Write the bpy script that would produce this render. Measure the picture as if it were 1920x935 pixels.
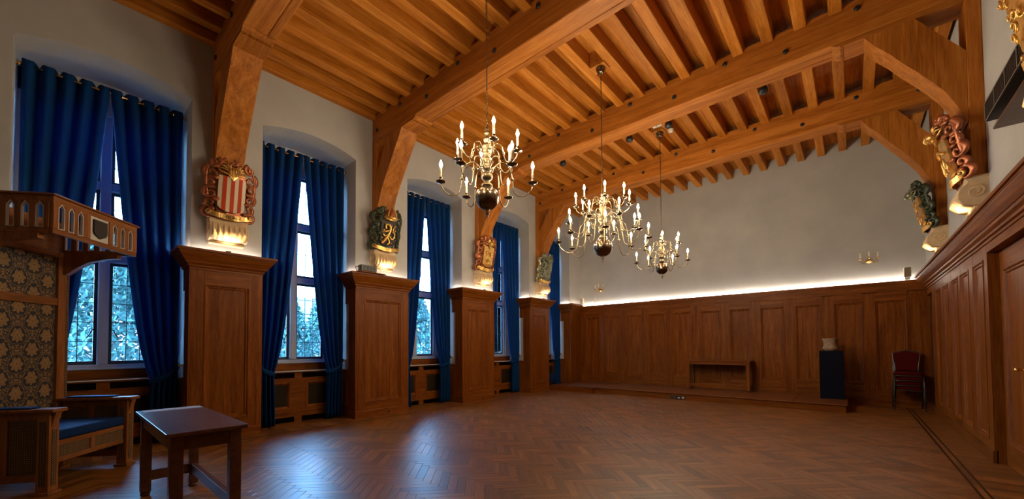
import bpy, math, random
from mathutils import Vector, Matrix
random.seed(7)
PI = math.pi
sc = bpy.context.scene
col = sc.collection
for o in list(bpy.data.objects): bpy.data.objects.remove(o)

# ------------------------------------------------------------------ camera
EYE = Vector((0.0, 0.0, 1.35))
yaw, pit, rol = math.radians(40.819), math.radians(1.58), math.radians(-0.335)
F = Vector((-math.sin(yaw)*math.cos(pit), math.cos(yaw)*math.cos(pit), math.sin(pit)))
R = Vector((math.cos(yaw), math.sin(yaw), 0)); U = R.cross(F)
R2 = math.cos(rol)*R + math.sin(rol)*U; U2 = -math.sin(rol)*R + math.cos(rol)*U
cam = bpy.data.cameras.new('camera'); camo = bpy.data.objects.new('camera', cam); col.objects.link(camo)
m = Matrix.Identity(4)
for i in range(3):
    m[i][0], m[i][1], m[i][2], m[i][3] = R2[i], U2[i], -F[i], EYE[i]
camo.matrix_world = m
cam.sensor_width = 36; cam.lens = 739.8/1920*36
cam.shift_y = 161.3/1920; cam.clip_start = 0.05; cam.clip_end = 300
sc.camera = camo

# ------------------------------------------------------------------ world, exposure
w = bpy.data.worlds.new('overcast_sky'); sc.world = w; w.use_nodes = True
nt = w.node_tree; nt.nodes.clear()
bg = nt.nodes.new('ShaderNodeBackground'); out = nt.nodes.new('ShaderNodeOutputWorld')
tc = nt.nodes.new('ShaderNodeTexCoord'); sx = nt.nodes.new('ShaderNodeSeparateXYZ')
cr = nt.nodes.new('ShaderNodeValToRGB')
cr.color_ramp.elements[0].position = 0.0; cr.color_ramp.elements[0].color = (0.34, 0.62, 1.0, 1)
cr.color_ramp.elements[1].position = 0.9; cr.color_ramp.elements[1].color = (0.22, 0.5, 1.0, 1)
nt.links.new(tc.outputs['Generated'], sx.inputs[0]); nt.links.new(sx.outputs['Z'], cr.inputs[0])
nt.links.new(cr.outputs[0], bg.inputs[0]); bg.inputs[1].default_value = 44.0
nt.links.new(bg.outputs[0], out.inputs[0])
sc.view_settings.view_transform = 'Standard'; sc.view_settings.look = 'None'
sc.view_settings.gamma = 1; sc.view_settings.exposure = 0.0
BULB = 550.0; LED = 60.0; LEDP = 120.0; UPL = 26.0
WARM = (1.0, 0.83, 0.57)

# ------------------------------------------------------------------ dimensions
XL, XR, YE, YB = -7.152, 1.20, 11.912, -3.2
XG = -7.95
HJ, HB, HC = 5.854, 6.09, 2.765
PF, RF, EF = -7.12, 1.18, 11.88            # faces of pier, right and end panelling
PIERS = [(-1.40, -0.37), (1.24, 2.14), (3.72, 4.876), (6.43, 7.52), (9.07, 9.98), (11.24, 11.88)]
NICHE = [(-0.37, 1.24), (2.14, 3.72), (4.876, 6.43), (7.52, 9.07), (9.98, 11.24)]
BEAMS = [1.47, 4.06, 6.87, 9.38]

# ------------------------------------------------------------------ mesh builder
class MB:
    def __init__(s): s.v = []; s.f = []; s.sm = []; s.mi = []
    def add(s, vs, fs, smooth=False, mi=0):
        n = len(s.v); s.v += [tuple(x) for x in vs]
        for f in fs: s.f.append(tuple(i+n for i in f)); s.sm.append(smooth); s.mi.append(mi)
        return s
    def box(s, x0, x1, y0, y1, z0, z1, T=None, mi=0):
        vs = [(x0,y0,z0),(x1,y0,z0),(x1,y1,z0),(x0,y1,z0),(x0,y0,z1),(x1,y0,z1),(x1,y1,z1),(x0,y1,z1)]
        fs = [(0,3,2,1),(4,5,6,7),(0,1,5,4),(1,2,6,5),(2,3,7,6),(3,0,4,7)]
        if T: vs = [T(*p) for p in vs]
        return s.add(vs, fs, False, mi)
    def prism(s, pts, d0, d1, T, smooth=False, mi=0):
        # pts 2-D outline, extruded between d0 and d1; T(a,b,d) -> xyz
        n = len(pts)
        vs = [T(a, b, d0) for a, b in pts] + [T(a, b, d1) for a, b in pts]
        fs = [tuple(range(n))[::-1], tuple(range(n, 2*n))]
        s.add(vs, fs, False, mi)
        s.add(vs, [(i, (i+1) % n, n+(i+1) % n, n+i) for i in range(n)], smooth, mi)
        return s
    def lathe(s, prof, c=(0,0,0), n=20, mi=0, T=None):
        vs = []
        for r, z in prof:
            for k in range(n):
                a = 2*PI*k/n; p = (c[0]+r*math.cos(a), c[1]+r*math.sin(a), c[2]+z)
                vs.append(T(*p) if T else p)
        fs = []
        for i in range(len(prof)-1):
            for k in range(n):
                fs.append((i*n+k, i*n+(k+1) % n, (i+1)*n+(k+1) % n, (i+1)*n+k))
        fs.append(tuple(range(n))[::-1]); fs.append(tuple((len(prof)-1)*n+k for k in range(n)))
        return s.add(vs, fs, True, mi)
    def tube(s, path, r, n=8, mi=0, closed=False, T=None):
        P = [Vector(p) for p in path]; m_ = len(P); vs = []; up = None
        rr = r if isinstance(r, (list, tuple)) else [r]*m_
        for i, p in enumerate(P):
            if closed: t = P[(i+1) % m_]-P[i-1]
            else: t = P[min(i+1, m_-1)]-P[max(i-1, 0)]
            if t.length < 1e-9: t = Vector((0,0,1))
            t.normalize()
            if up is None:
                up = Vector((0,0,1)) if abs(t.z) < .9 else Vector((1,0,0))
            a = up - t*up.dot(t)
            if a.length < 1e-6: a = t.orthogonal()
            a.normalize(); up = a; b = t.cross(a)
            for k in range(n):
                th = 2*PI*k/n; q = p + a*(rr[i]*math.cos(th)) + b*(rr[i]*math.sin(th))
                vs.append(T(*q) if T else tuple(q))
        fs = []
        for i in range(m_ if closed else m_-1):
            j = (i+1) % m_
            for k in range(n): fs.append((i*n+k, i*n+(k+1) % n, j*n+(k+1) % n, j*n+k))
        if not closed:
            fs.append(tuple(range(n))[::-1]); fs.append(tuple((m_-1)*n+k for k in range(n)))
        return s.add(vs, fs, True, mi)
    def ball(s, c, rx, ry=None, rz=None, n=10, T=None, mi=0):
        ry = ry or rx; rz = rz or rx; mm = max(4, n//2+1); vs = []; fs = []
        for i in range(mm+1):
            ph = PI*i/mm - PI/2
            q = max(math.cos(ph), 0.02)
            for k in range(n):
                a = 2*PI*k/n
                p = (c[0]+rx*q*math.cos(a), c[1]+ry*q*math.sin(a), c[2]+rz*math.sin(ph))
                vs.append(T(*p) if T else p)
        for i in range(mm):
            for k in range(n): fs.append((i*n+k, i*n+(k+1) % n, (i+1)*n+(k+1) % n, (i+1)*n+k))
        fs.append(tuple(range(n))[::-1]); fs.append(tuple(mm*n+k for k in range(n)))
        return s.add(vs, fs, True, mi)
    def mesh(s, name, mats, inv=None):
        me = bpy.data.meshes.new(name)
        vs = s.v if inv is None else [tuple(inv @ Vector(v)) for v in s.v]
        me.from_pydata(vs, [], s.f)
        me.polygons.foreach_set('use_smooth', s.sm); me.polygons.foreach_set('material_index', s.mi)
        for mt in (mats if isinstance(mats, (list, tuple)) else [mats]): me.materials.append(mt)
        me.update(); return me

def catmull(pts, k=6):
    P = [Vector(p) for p in pts]; P = [2*P[0]-P[1]] + P + [2*P[-1]-P[-2]]; o = []
    for i in range(1, len(P)-2):
        for j in range(k):
            t = j/k; a, b, c, d = P[i-1], P[i], P[i+1], P[i+2]
            o.append(0.5*((2*b)+(c-a)*t+(2*a-5*b+4*c-d)*t*t+(3*b-a-3*c+d)*t**3))
    o.append(P[-2]); return o

def mw(o):
    M = Matrix.LocRotScale(o.location, o.rotation_euler, None)
    return mw(o.parent) @ M if o.parent else M
def thing(name, label, cat, loc=(0,0,0), rotz=0, group=None):
    o = bpy.data.objects.new(name, None); col.objects.link(o); o.empty_display_size = .1
    o.location = loc; o.rotation_euler = (0,0,rotz); o['label'] = label; o['category'] = cat
    if group: o['group'] = group
    return o
def tag(o, label, cat, group=None):
    o['label'] = label; o['category'] = cat
    if group: o['group'] = group
    return o
def put(name, mb, mats, parent=None, world=True, bevel=0, label=None, seg=1):
    inv = mw(parent).inverted() if (parent and world) else None
    me = mb if isinstance(mb, bpy.types.Mesh) else mb.mesh(name, mats, inv)
    o = bpy.data.objects.new(name, me); col.objects.link(o)
    if parent: o.parent = parent
    if bevel:
        b = o.modifiers.new('b', 'BEVEL'); b.width = bevel; b.segments = seg; b.limit_method = 'ANGLE'; b.angle_limit = .7
    if label: o['label'] = label
    return o
def inst(name, me, parent, loc=(0,0,0), rot=(0,0,0)):
    o = bpy.data.objects.new(name, me); col.objects.link(o); o.parent = parent
    o.location = loc; o.rotation_euler = rot; return o
def struct(name, mb, mats, bevel=0):
    o = put(name, mb, mats, None, bevel=bevel); o['kind'] = 'structure'; return o
def sempty(name, loc=(0,0,0)):
    o = bpy.data.objects.new(name, None); col.objects.link(o); o.location = loc; o['kind'] = 'structure'; return o
def copy_tree(o, parent=None):
    c = o.copy(); col.objects.link(c)
    if parent: c.parent = parent
    for ch in list(o.children): copy_tree(ch, c)
    return c

# ------------------------------------------------------------------ materials
def mat(name):
    mt = bpy.data.materials.new(name); mt.use_nodes = True
    n = mt.node_tree; b = n.nodes['Principled BSDF']; return mt, n, b
def N(n, t, **k):
    x = n.nodes.new(t)
    for a, v in k.items(): setattr(x, a, v)
    return x
def ramp(n, cols):
    r = N(n, 'ShaderNodeValToRGB'); e = r.color_ramp.elements
    e[0].position = cols[0][0]; e[0].color = (*cols[0][1], 1)
    e[1].position = cols[-1][0]; e[1].color = (*cols[-1][1], 1)
    for p, c in cols[1:-1]:
        q = e.new(p); q.color = (*c, 1)
    return r
def simple(name, c, rough=.5, metal=0, spec=.5, emit=None, es=0, noise=0, nscale=20, bump=0, bscale=60, coat=0, sheen=0):
    mt, n, b = mat(name)
    b.inputs['Base Color'].default_value = (*c, 1); b.inputs['Roughness'].default_value = rough
    b.inputs['Metallic'].default_value = metal; b.inputs['Specular IOR Level'].default_value = spec
    if coat: b.inputs['Coat Weight'].default_value = coat; b.inputs['Coat Roughness'].default_value = .2
    if sheen: b.inputs['Sheen Weight'].default_value = sheen
    if emit: b.inputs['Emission Color'].default_value = (*emit, 1); b.inputs['Emission Strength'].default_value = es
    tcn = N(n, 'ShaderNodeTexCoord')
    if noise:
        t = N(n, 'ShaderNodeTexNoise'); t.inputs['Scale'].default_value = nscale; t.inputs['Detail'].default_value = 4
        n.links.new(tcn.outputs['Object'], t.inputs['Vector'])
        r = ramp(n, [(.3, tuple(x*(1-noise) for x in c)), (.7, tuple(min(1, x*(1+noise)) for x in c))])
        n.links.new(t.outputs['Fac'], r.inputs[0]); n.links.new(r.outputs[0], b.inputs['Base Color'])
    if bump:
        t = N(n, 'ShaderNodeTexNoise'); t.inputs['Scale'].default_value = bscale; t.inputs['Detail'].default_value = 5
        n.links.new(tcn.outputs['Object'], t.inputs['Vector'])
        bp = N(n, 'ShaderNodeBump'); bp.inputs['Strength'].default_value = bump; bp.inputs['Distance'].default_value = .01
        n.links.new(t.outputs['Fac'], bp.inputs['Height']); n.links.new(bp.outputs[0], b.inputs['Normal'])
    return mt
def wood(name, dark, mid, light, axis='Z', rough=.45, vary=.25, coat=0.0, scale=1.0, bump=.12, spec=.16):
    mt, n, b = mat(name)
    tcn = N(n, 'ShaderNodeTexCoord'); oi = N(n, 'ShaderNodeObjectInfo'); ge = N(n, 'ShaderNodeNewGeometry')
    ad = N(n, 'ShaderNodeMath', operation='ADD'); fr = N(n, 'ShaderNodeMath', operation='FRACT')
    n.links.new(oi.outputs['Random'], ad.inputs[0]); n.links.new(ge.outputs['Random Per Island'], ad.inputs[1])
    n.links.new(ad.outputs[0], fr.inputs[0])
    mp = N(n, 'ShaderNodeMapping'); s = [9*scale]*3; s['XYZ'.index(axis)] = .55*scale
    mp.inputs['Scale'].default_value = s
    sc2 = N(n, 'ShaderNodeVectorMath', operation='SCALE'); sc2.inputs[0].default_value = (31, 17, 23)
    n.links.new(fr.outputs[0], sc2.inputs['Scale'])
    av = N(n, 'ShaderNodeVectorMath', operation='ADD')
    n.links.new(tcn.outputs['Object'], mp.inputs[0]); n.links.new(mp.outputs[0], av.inputs[0]); n.links.new(sc2.outputs[0], av.inputs[1])
    t = N(n, 'ShaderNodeTexNoise'); t.inputs['Scale'].default_value = 1.6; t.inputs['Detail'].default_value = 7; t.inputs['Roughness'].default_value = .62; t.inputs['Distortion'].default_value = .8
    n.links.new(av.outputs[0], t.inputs['Vector'])
    t2 = N(n, 'ShaderNodeTexNoise'); t2.inputs['Scale'].default_value = 14; t2.inputs['Detail'].default_value = 3
    n.links.new(av.outputs[0], t2.inputs['Vector'])
    mx0 = N(n, 'ShaderNodeMath', operation='MULTIPLY_ADD'); mx0.inputs[1].default_value = .35
    n.links.new(t2.outputs['Fac'], mx0.inputs[0]); 
    ml = N(n, 'ShaderNodeMath', operation='MULTIPLY'); ml.inputs[1].default_value = .72
    n.links.new(t.outputs['Fac'], ml.inputs[0]); n.links.new(ml.outputs[0], mx0.inputs[2])
    r = ramp(n, [(.34, dark), (.52, mid), (.7, light)]); n.links.new(mx0.outputs[0], r.inputs[0])
    hs = N(n, 'ShaderNodeHueSaturation')
    mr = N(n, 'ShaderNodeMapRange'); mr.inputs['To Min'].default_value = 1-vary; mr.inputs['To Max'].default_value = 1+vary
    n.links.new(fr.outputs[0], mr.inputs[0]); n.links.new(mr.outputs[0], hs.inputs['Value'])
    n.links.new(r.outputs[0], hs.inputs['Color']); n.links.new(hs.outputs[0], b.inputs['Base Color'])
    b.inputs['Roughness'].default_value = rough
    b.inputs['Coat Weight'].default_value = coat; b.inputs['Coat Roughness'].default_value = .25
    b.inputs['Specular IOR Level'].default_value = spec
    bp = N(n, 'ShaderNodeBump'); bp.inputs['Strength'].default_value = bump; bp.inputs['Distance'].default_value = .004
    n.links.new(mx0.outputs[0], bp.inputs['Height']); n.links.new(bp.outputs[0], b.inputs['Normal'])
    return mt
OD, OM, OL = (.09,.021,.002), (.18,.046,.003), (.27,.085,.010)
oakZ = wood('oak_panelling', OD, OM, OL, 'Z', vary=.10)
oakX = wood('oak_rail_x', OD, OM, OL, 'X', vary=.08)
oakY = wood('oak_rail_y', OD, OM, OL, 'Y', vary=.08)
BD, BMd, BL = (.25,.070,.006), (.44,.148,.015), (.60,.24,.040)
beamX = wood('beam_timber_x', (.20,.056,.006), (.38,.122,.014), (.54,.20,.034), 'X', rough=.5, vary=.12, scale=.6)
beamZ = wood('beam_timber_z', (.20,.056,.006), (.38,.122,.014), (.54,.20,.034), 'Z', rough=.5, vary=.12, scale=.6)
joistY = wood('joist_timber', BD, BMd, BL, 'Y', rough=.5, vary=.16, scale=.7)
boardY = wood('ceiling_board', BD, BMd, BL, 'Y', rough=.5, vary=.2, scale=.7)
plankX = wood('parquet_oak', (.12,.038,.006), (.21,.075,.012), (.31,.125,.026), 'X', rough=.38, vary=.34, coat=0, bump=.05, spec=.6)
inlayM = wood('inlay_dark', (.03,.010,.005), (.05,.018,.008), (.07,.026,.012), 'Y', rough=.35, vary=.1)
platM = wood('platform_oak', (.10,.03,.008), (.165,.052,.014), (.23,.08,.024), 'X', rough=.35, vary=.12, spec=.4)
tableM = wood('dark_table_oak', (.05,.016,.008), (.095,.032,.016), (.15,.055,.028), 'X', rough=.3, vary=.06, coat=.1, spec=.4)
throneM = wood('throne_walnut', (.13,.042,.012), (.23,.082,.024), (.33,.13,.042), 'Z', rough=.4, vary=.1)
throneX = wood('throne_walnut_x', (.13,.042,.012), (.23,.082,.024), (.33,.13,.042), 'X', rough=.4, vary=.1)
plaster = simple('lime_plaster', (.455,.44,.415), .9, noise=.07, nscale=1.6, bump=.5, bscale=7)
winpaint = simple('window_paint', (.42,.46,.52), .5)
iron = simple('casement_iron', (.03,.055,.075), .45)
lead = simple('glazing_lead', (.03,.04,.05), .5)
brass = simple('aged_brass', (.25,.18,.10), .36, 1, noise=.25, nscale=8)
darkbrass = simple('dark_bronze', (.20,.14,.085), .26, 1, noise=.3, nscale=6)
polbrass = simple('polished_brass', (.75,.45,.15), .25, 1)
candleM = simple('candle_sleeve', (.80,.66,.42), .5, emit=(1,.6,.25), es=.12)
candleOff = simple('candle_sleeve_unlit', (.78,.68,.52), .5)
bulbM = simple('lit_bulb', (1,.8,.5), .3, emit=WARM, es=BULB)
blackM = simple('black_metal', (.012,.012,.013), .4)
blackP = simple('black_plastic', (.02,.02,.022), .5)
greyP = simple('grey_plastic', (.09,.08,.07), .5); tanG = simple('speaker_cloth', (.24,.18,.12), .8)
whiteP = simple('white_plastic', (.72,.66,.56), .4)
ledP = simple('pier_led_strip', (1,1,1), .5, emit=(1.0,.88,.74), es=LEDP)
ledM = simple('led_strip', (1,1,1), .5, emit=(1.0,.88,.74), es=LED)
lampM = simple('uplight_lens', (1,1,1), .5, emit=(1.0,.70,.38), es=UPL)
sill = simple('pale_shelf_lip', (.62,.66,.72), .25)
navy = simple('navy_velvet', (.004,.020,.085), .85, spec=.15, noise=.2, nscale=5, bump=.2, bscale=200)
navyp = simple('navy_paint', (.0028,.004,.011), .8, spec=.15)
redF = simple('red_upholstery', (.075,.002,.003), .85, spec=.12, noise=.25, nscale=80)
chairMetal = simple('chair_frame_metal', (.13,.115,.095), .35, .8)
clay = simple('stoneware', (.33,.23,.135), .7, noise=.25, nscale=25, bump=.4, bscale=50)
gilt = simple('gilding', (.75,.45,.13), .33, .75, noise=.25, nscale=15)
giltplaster = simple('cream_gilt_stone', (.66,.47,.27), .55, noise=.12, nscale=10)
copper = simple('copper_scroll', (.36,.11,.04), .33, .55, noise=.35, nscale=12)
greenL = simple('dark_green_leaf', (.035,.045,.022), .38, .3, noise=.5, nscale=14)
silver = simple('silver_green_leaf', (.30,.31,.22), .3, .6, noise=.4, nscale=14)
redP = simple('red_paint', (.50,.045,.012), .6, spec=.2)
creamP = simple('cream_paint', (.62,.52,.35), .55)
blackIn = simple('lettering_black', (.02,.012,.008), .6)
slotW = simple('ivory_inlay', (.55,.50,.44), .4)
grilleM = simple('radiator_mesh', (.022,.014,.007), .7, spec=.15)
paperM = simple('paper_runner', (.38,.34,.33), .6)

def curtain_mat():
    mt, n, b = mat('blue_curtain_cloth')
    b.inputs['Base Color'].default_value = (.003,.040,.15,1); b.inputs['Roughness'].default_value = .9; b.inputs['Specular IOR Level'].default_value = .15
    tr = N(n, 'ShaderNodeBsdfTranslucent'); tr.inputs[0].default_value = (.004,.11,.42,1)
    mx = N(n, 'ShaderNodeMixShader'); mx.inputs[0].default_value = .2
    n.links.new(b.outputs[0], mx.inputs[1]); n.links.new(tr.outputs[0], mx.inputs[2])
    n.links.new(mx.outputs[0], n.nodes['Material Output'].inputs[0]); return mt
curtM = curtain_mat()
def glass_mat():
    mt, n, b = mat('window_glass')
    tp = N(n, 'ShaderNodeBsdfTransparent'); tp.inputs[0].default_value = (.80,.92,.96,1)
    gl = N(n, 'ShaderNodeBsdfGlossy'); gl.inputs['Roughness'].default_value = .03
    fr = N(n, 'ShaderNodeFresnel'); fr.inputs[0].default_value = 1.45
    mx = N(n, 'ShaderNodeMixShader')
    n.links.new(fr.outputs[0], mx.inputs[0]); n.links.new(tp.outputs[0], mx.inputs[1]); n.links.new(gl.outputs[0], mx.inputs[2])
    n.links.new(mx.outputs[0], n.nodes['Material Output'].inputs[0]); return mt
glassM = glass_mat()
def damask():
    # damask cloth: gold figure on navy, built from mirrored noise / palmette distance fields in (x,z)
    mt, n, b = mat('damask_cloth')
    tcn = N(n, 'ShaderNodeTexCoord'); sp = N(n, 'ShaderNodeSeparateXYZ'); n.links.new(tcn.outputs['Object'], sp.inputs[0])
    def M(op, a, c=None, d=None):
        x = N(n, 'ShaderNodeMath', operation=op)
        for i, v in enumerate((a, c, d)):
            if v is None: continue
            if isinstance(v, (int, float)): x.inputs[i].default_value = v
            else: n.links.new(v, x.inputs[i])
        return x.outputs[0]
    P, Q = .30, .30
    def field(ox, oz):
        u = M('PINGPONG', M('ADD', M('DIVIDE', sp.outputs[0], P), ox), .5)      # 0 at motif centre
        v = M('SUBTRACT', M('FRACT', M('ADD', M('DIVIDE', sp.outputs[2], Q), oz)), .5)
        vv = M('MULTIPLY', v, 2.0); uu = M('MULTIPLY', u, M('ADD', 2.35, M('MULTIPLY', v, 1.6)))
        r = M('SQRT', M('ADD', M('MULTIPLY', uu, uu), M('MULTIPLY', vv, vv)))
        a = M('ARCTAN2', uu, M('ADD', vv, .12))
        lobes = M('MULTIPLY', M('COSINE', M('MULTIPLY', a, 7)), .07)
        inner = M('LESS_THAN', M('ADD', r, lobes), .46)
        veins = M('GREATER_THAN', M('COSINE', M('MULTIPLY', a, 18)), -.55)
        core = M('LESS_THAN', r, .14); eye = M('LESS_THAN', r, .05)
        pet = M('MULTIPLY', inner, M('MAXIMUM', veins, core))
        halo = M('MULTIPLY', M('GREATER_THAN', M('ADD', r, lobes), .46), M('LESS_THAN', r, .62))
        return M('SUBTRACT', pet, eye), halo
    p1, h1 = field(0, 0); p2, h2 = field(.5, .5)
    p = M('MAXIMUM', p1, p2); h = M('MAXIMUM', h1, h2)
    # fine scrolling foliage between the palmettes
    mp = N(n, 'ShaderNodeCombineXYZ')
    n.links.new(M('PINGPONG', M('DIVIDE', sp.outputs[0], P), .5), mp.inputs[0])
    n.links.new(M('FRACT', M('DIVIDE', sp.outputs[2], Q)), mp.inputs[1])
    t = N(n, 'ShaderNodeTexNoise'); t.inputs['Scale'].default_value = 11; t.inputs['Detail'].default_value = 1.5; t.inputs['Distortion'].default_value = 1.2
    n.links.new(mp.outputs[0], t.inputs['Vector'])
    fol = M('LESS_THAN', M('ABSOLUTE', M('SUBTRACT', t.outputs['Fac'], .5)), .05)
    fol = M('MULTIPLY', fol, M('SUBTRACT', 1, M('MAXIMUM', h, p)))
    g = M('MAXIMUM', M('MAXIMUM', p, 0), fol)
    mx = N(n, 'ShaderNodeMix', data_type='RGBA'); mx.inputs[6].default_value = (.005,.005,.010,1); mx.inputs[7].default_value = (.25,.135,.04,1)
    n.links.new(g, mx.inputs[0]); n.links.new(mx.outputs[2], b.inputs['Base Color']); b.inputs['Roughness'].default_value = .6
    return mt
damM = damask()
def lattice():
    mt, n, b = mat('inlaid_lattice')
    tcn = N(n, 'ShaderNodeTexCoord'); sp = N(n, 'ShaderNodeSeparateXYZ'); n.links.new(tcn.outputs['Object'], sp.inputs[0])
    def M(op, a, c=None):
        x = N(n, 'ShaderNodeMath', operation=op)
        for i, v in enumerate((a, c)):
            if v is None: continue
            if isinstance(v, (int, float)): x.inputs[i].default_value = v
            else: n.links.new(v, x.inputs[i])
        return x.outputs[0]
    k = PI/.019; u = M('ADD', sp.outputs[0], sp.outputs[1]); z = sp.outputs[2]
    d1 = M('ABSOLUTE', M('MULTIPLY', M('SINE', M('MULTIPLY', u, k)), M('SINE', M('MULTIPLY', z, k))))
    d2 = M('ABSOLUTE', M('MULTIPLY', M('COSINE', M('MULTIPLY', u, k)), M('COSINE', M('MULTIPLY', z, k))))
    g = M('GREATER_THAN', M('MAXIMUM', M('MULTIPLY', d1, 1.0), M('MULTIPLY', d2, .72)), .62)
    mx = N(n, 'ShaderNodeMix', data_type='RGBA'); mx.inputs[6].default_value = (.006,.004,.004,1); mx.inputs[7].default_value = (.34,.20,.09,1)
    n.links.new(g, mx.inputs[0]); n.links.new(mx.outputs[2], b.inputs['Base Color']); b.inputs['Roughness'].default_value = .5
    b.inputs['Specular IOR Level'].default_value = .2
    return mt
lattM = lattice()

# ------------------------------------------------------------------ walls
def wall_left():
    b = MB(); X0 = XG-.45
    def arch(y0, y1, y): 
        t = (y-y0)/(y1-y0)*2-1; return 4.95+.15*(1-t*t)
    prev = YB
    for y0, y1 in NICHE:
        b.box(X0, XL, prev, y0, -.3, HB+.1); prev = y1
        # above the lintel
        k = 14; ys = [y0+(y1-y0)*i/k for i in range(k+1)]
        for i in range(k):
            za, zb = arch(y0, y1, ys[i]), arch(y0, y1, ys[i+1])
            vs = [(X0,ys[i],za),(XL,ys[i],za),(XL,ys[i+1],zb),(X0,ys[i+1],zb),(X0,ys[i],HB+.1),(XL,ys[i],HB+.1),(XL,ys[i+1],HB+.1),(X0,ys[i+1],HB+.1)]
            b.add(vs, [(0,3,2,1),(4,5,6,7),(1,2,6,5),(2,3,7,6),(3,0,4,7),(0,1,5,4)])
        b.box(X0, XG-.02, y0, y1, -.3, 1.06)
        # splay of the window opening (jambs beside the frame)
        c = (y0+y1)/2; hw_ = (y1-y0)/2
        lw = min(.62, hw_-.03)
        b.box(XG-.25, XG+.0, y0, c-lw, 1.0, 5.1); b.box(XG-.25, XG+.0, c+lw, y1, 1.0, 5.1)
        b.box(XG-.25, XG+.0, y0, y1, 4.66, 5.2)
    b.box(X0, XL, prev, YE+.3, -.3, HB+.1)
    return struct('wall_left', b, plaster)
wall_left()
b = MB(); b.box(XL-1.3, XR+.3, YE, YE+.3, -.3, HB+.1); struct('wall_end', b, plaster)
b = MB(); b.box(XR+.15, XR+.45, YB, YE+.3, -.3, 2.6); b.box(XR, XR+.45, YB, YE+.3, 2.6, HB+.1); struct('wall_right', b, plaster)
b = MB(); b.box(XL-1.3, XR+.3, YB-.3, YB, -.3, HB+.1); struct('wall_back', b, plaster)

# ------------------------------------------------------------------ floor: herringbone parquet
floor = struct('floor', MB().box(XL-.9, XR+.3, YB, YE+.1, -.2, -.012), simple('screed', (.03,.018,.010), .8))
def plank_mb(poly, mb, h=.012, T=None):
    # poly: convex outline in plan (ccw); bevelled top
    c = Vector((sum(p[0] for p in poly)/len(poly), sum(p[1] for p in poly)/len(poly)))
    top = []
    for p in poly:
        d = c-Vector(p); q = Vector(p)+d.normalized()*min(.005, d.length*.3); top.append((q.x, q.y, 0))
    n = len(poly)
    vs = [(p[0], p[1], -h) for p in poly] + [(p[0], p[1], -.0012) for p in poly] + top
    fs = [tuple(range(2*n, 3*n))]
    for i in range(n):
        j = (i+1) % n; fs += [(i, j, n+j, n+i), (n+i, n+j, 2*n+j, 2*n+i)]
    mb.add(vs, fs)
W_, L_ = .088, .44
th = -PI/4; cp, sp_ = math.cos(th), math.sin(th)
FX0, FX1, FY0, FY1 = -6.83, .82, YB, YE
def clip(poly, ax, lim, keep_less):
    o = []
    for i in range(len(poly)):
        a, c = poly[i], poly[(i+1) % len(poly)]
        ia = (a[ax] <= lim) if keep_less else (a[ax] >= lim); ic = (c[ax] <= lim) if keep_less else (c[ax] >= lim)
        if ia: o.append(a)
        if ia != ic:
            t = (lim-a[ax])/(c[ax]-a[ax]); o.append((a[0]+(c[0]-a[0])*t, a[1]+(c[1]-a[1])*t))
    return o
cands = []; g = .0008
for k in range(-260, 261):
    for mI in range(-30, 31):
        for kind in (0, 1):
            if kind == 0: x0, x1, y0, y1 = k*W_+mI*L_, k*W_+L_+mI*L_, k*W_-mI*L_, (k+1)*W_-mI*L_
            else: x0, x1, y0, y1 = k*W_+L_+mI*L_, (k+1)*W_+L_+mI*L_, (k+1)*W_-L_-mI*L_, (k+1)*W_-mI*L_
            cx, cy = (x0+x1)/2, (y0+y1)/2
            wx, wy = cx*cp-cy*sp_-3, cx*sp_+cy*cp+4
            if not (FX0-.3 < wx < FX1+.3 and FY0-.3 < wy < FY1+.3): continue
            if wy > 10.6 and wx < -.3: continue
            pl = [(x0+g,y0+g),(x1-g,y0+g),(x1-g,y1-g),(x0+g,y1-g)]
            pw = [(p[0]*cp-p[1]*sp_-3, p[0]*sp_+p[1]*cp+4) for p in pl]
            full = all(FX0 <= p[0] <= FX1 and FY0 <= p[1] <= FY1 for p in pw)
            d = Vector((wx, wy, 0))-EYE; z = d.dot(F); vis = False
            if z > .4:
                u = 960+739.8*d.dot(R2)/z; v_ = 628.8-739.8*d.dot(U2)/z; vis = -30 < u < 1950 and v_ < 960
            cands.append((full, vis, z, kind, wx, wy, pw))
vis = sorted([c for c in cands if c[0] and c[1]], key=lambda c: c[2])[:300]
ids = set(id(c) for c in vis)
mb1 = MB(); plank_mb([(-L_/2+g,-W_/2+g),(L_/2-g,-W_/2+g),(L_/2-g,W_/2-g),(-L_/2+g,W_/2-g)], mb1)
plank_me = mb1.mesh('plank', plankX)
for c in vis:
    inst('plank', plank_me, floor, (c[4], c[5], 0), (0, 0, th+(PI/2 if c[3] else 0)))
rest = [MB(), MB()]
for c in cands:
    if id(c) in ids: continue
    p = c[6]
    for ax, lim, kl in ((0, FX0, False), (0, FX1, True), (1, FY0, False), (1, FY1, True)):
        p = clip(p, ax, lim, kl) if len(p) >= 3 else p
    if len(p) < 3: continue
    # bake into a frame where the grain runs along x
    a = th+(PI/2 if c[3] else 0); ca, sa = math.cos(-a), math.sin(-a)
    plank_mb([(q[0]*ca-q[1]*sa, q[0]*sa+q[1]*ca) for q in p], rest[c[3]])
for k in (0, 1):
    o = bpy.data.objects.new('parquet_field', rest[k].mesh('parquet_field', plankX)); col.objects.link(o)
    o.parent = floor; o.rotation_euler = (0, 0, th+(PI/2 if k else 0)); o['kind'] = 'stuff'
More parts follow.
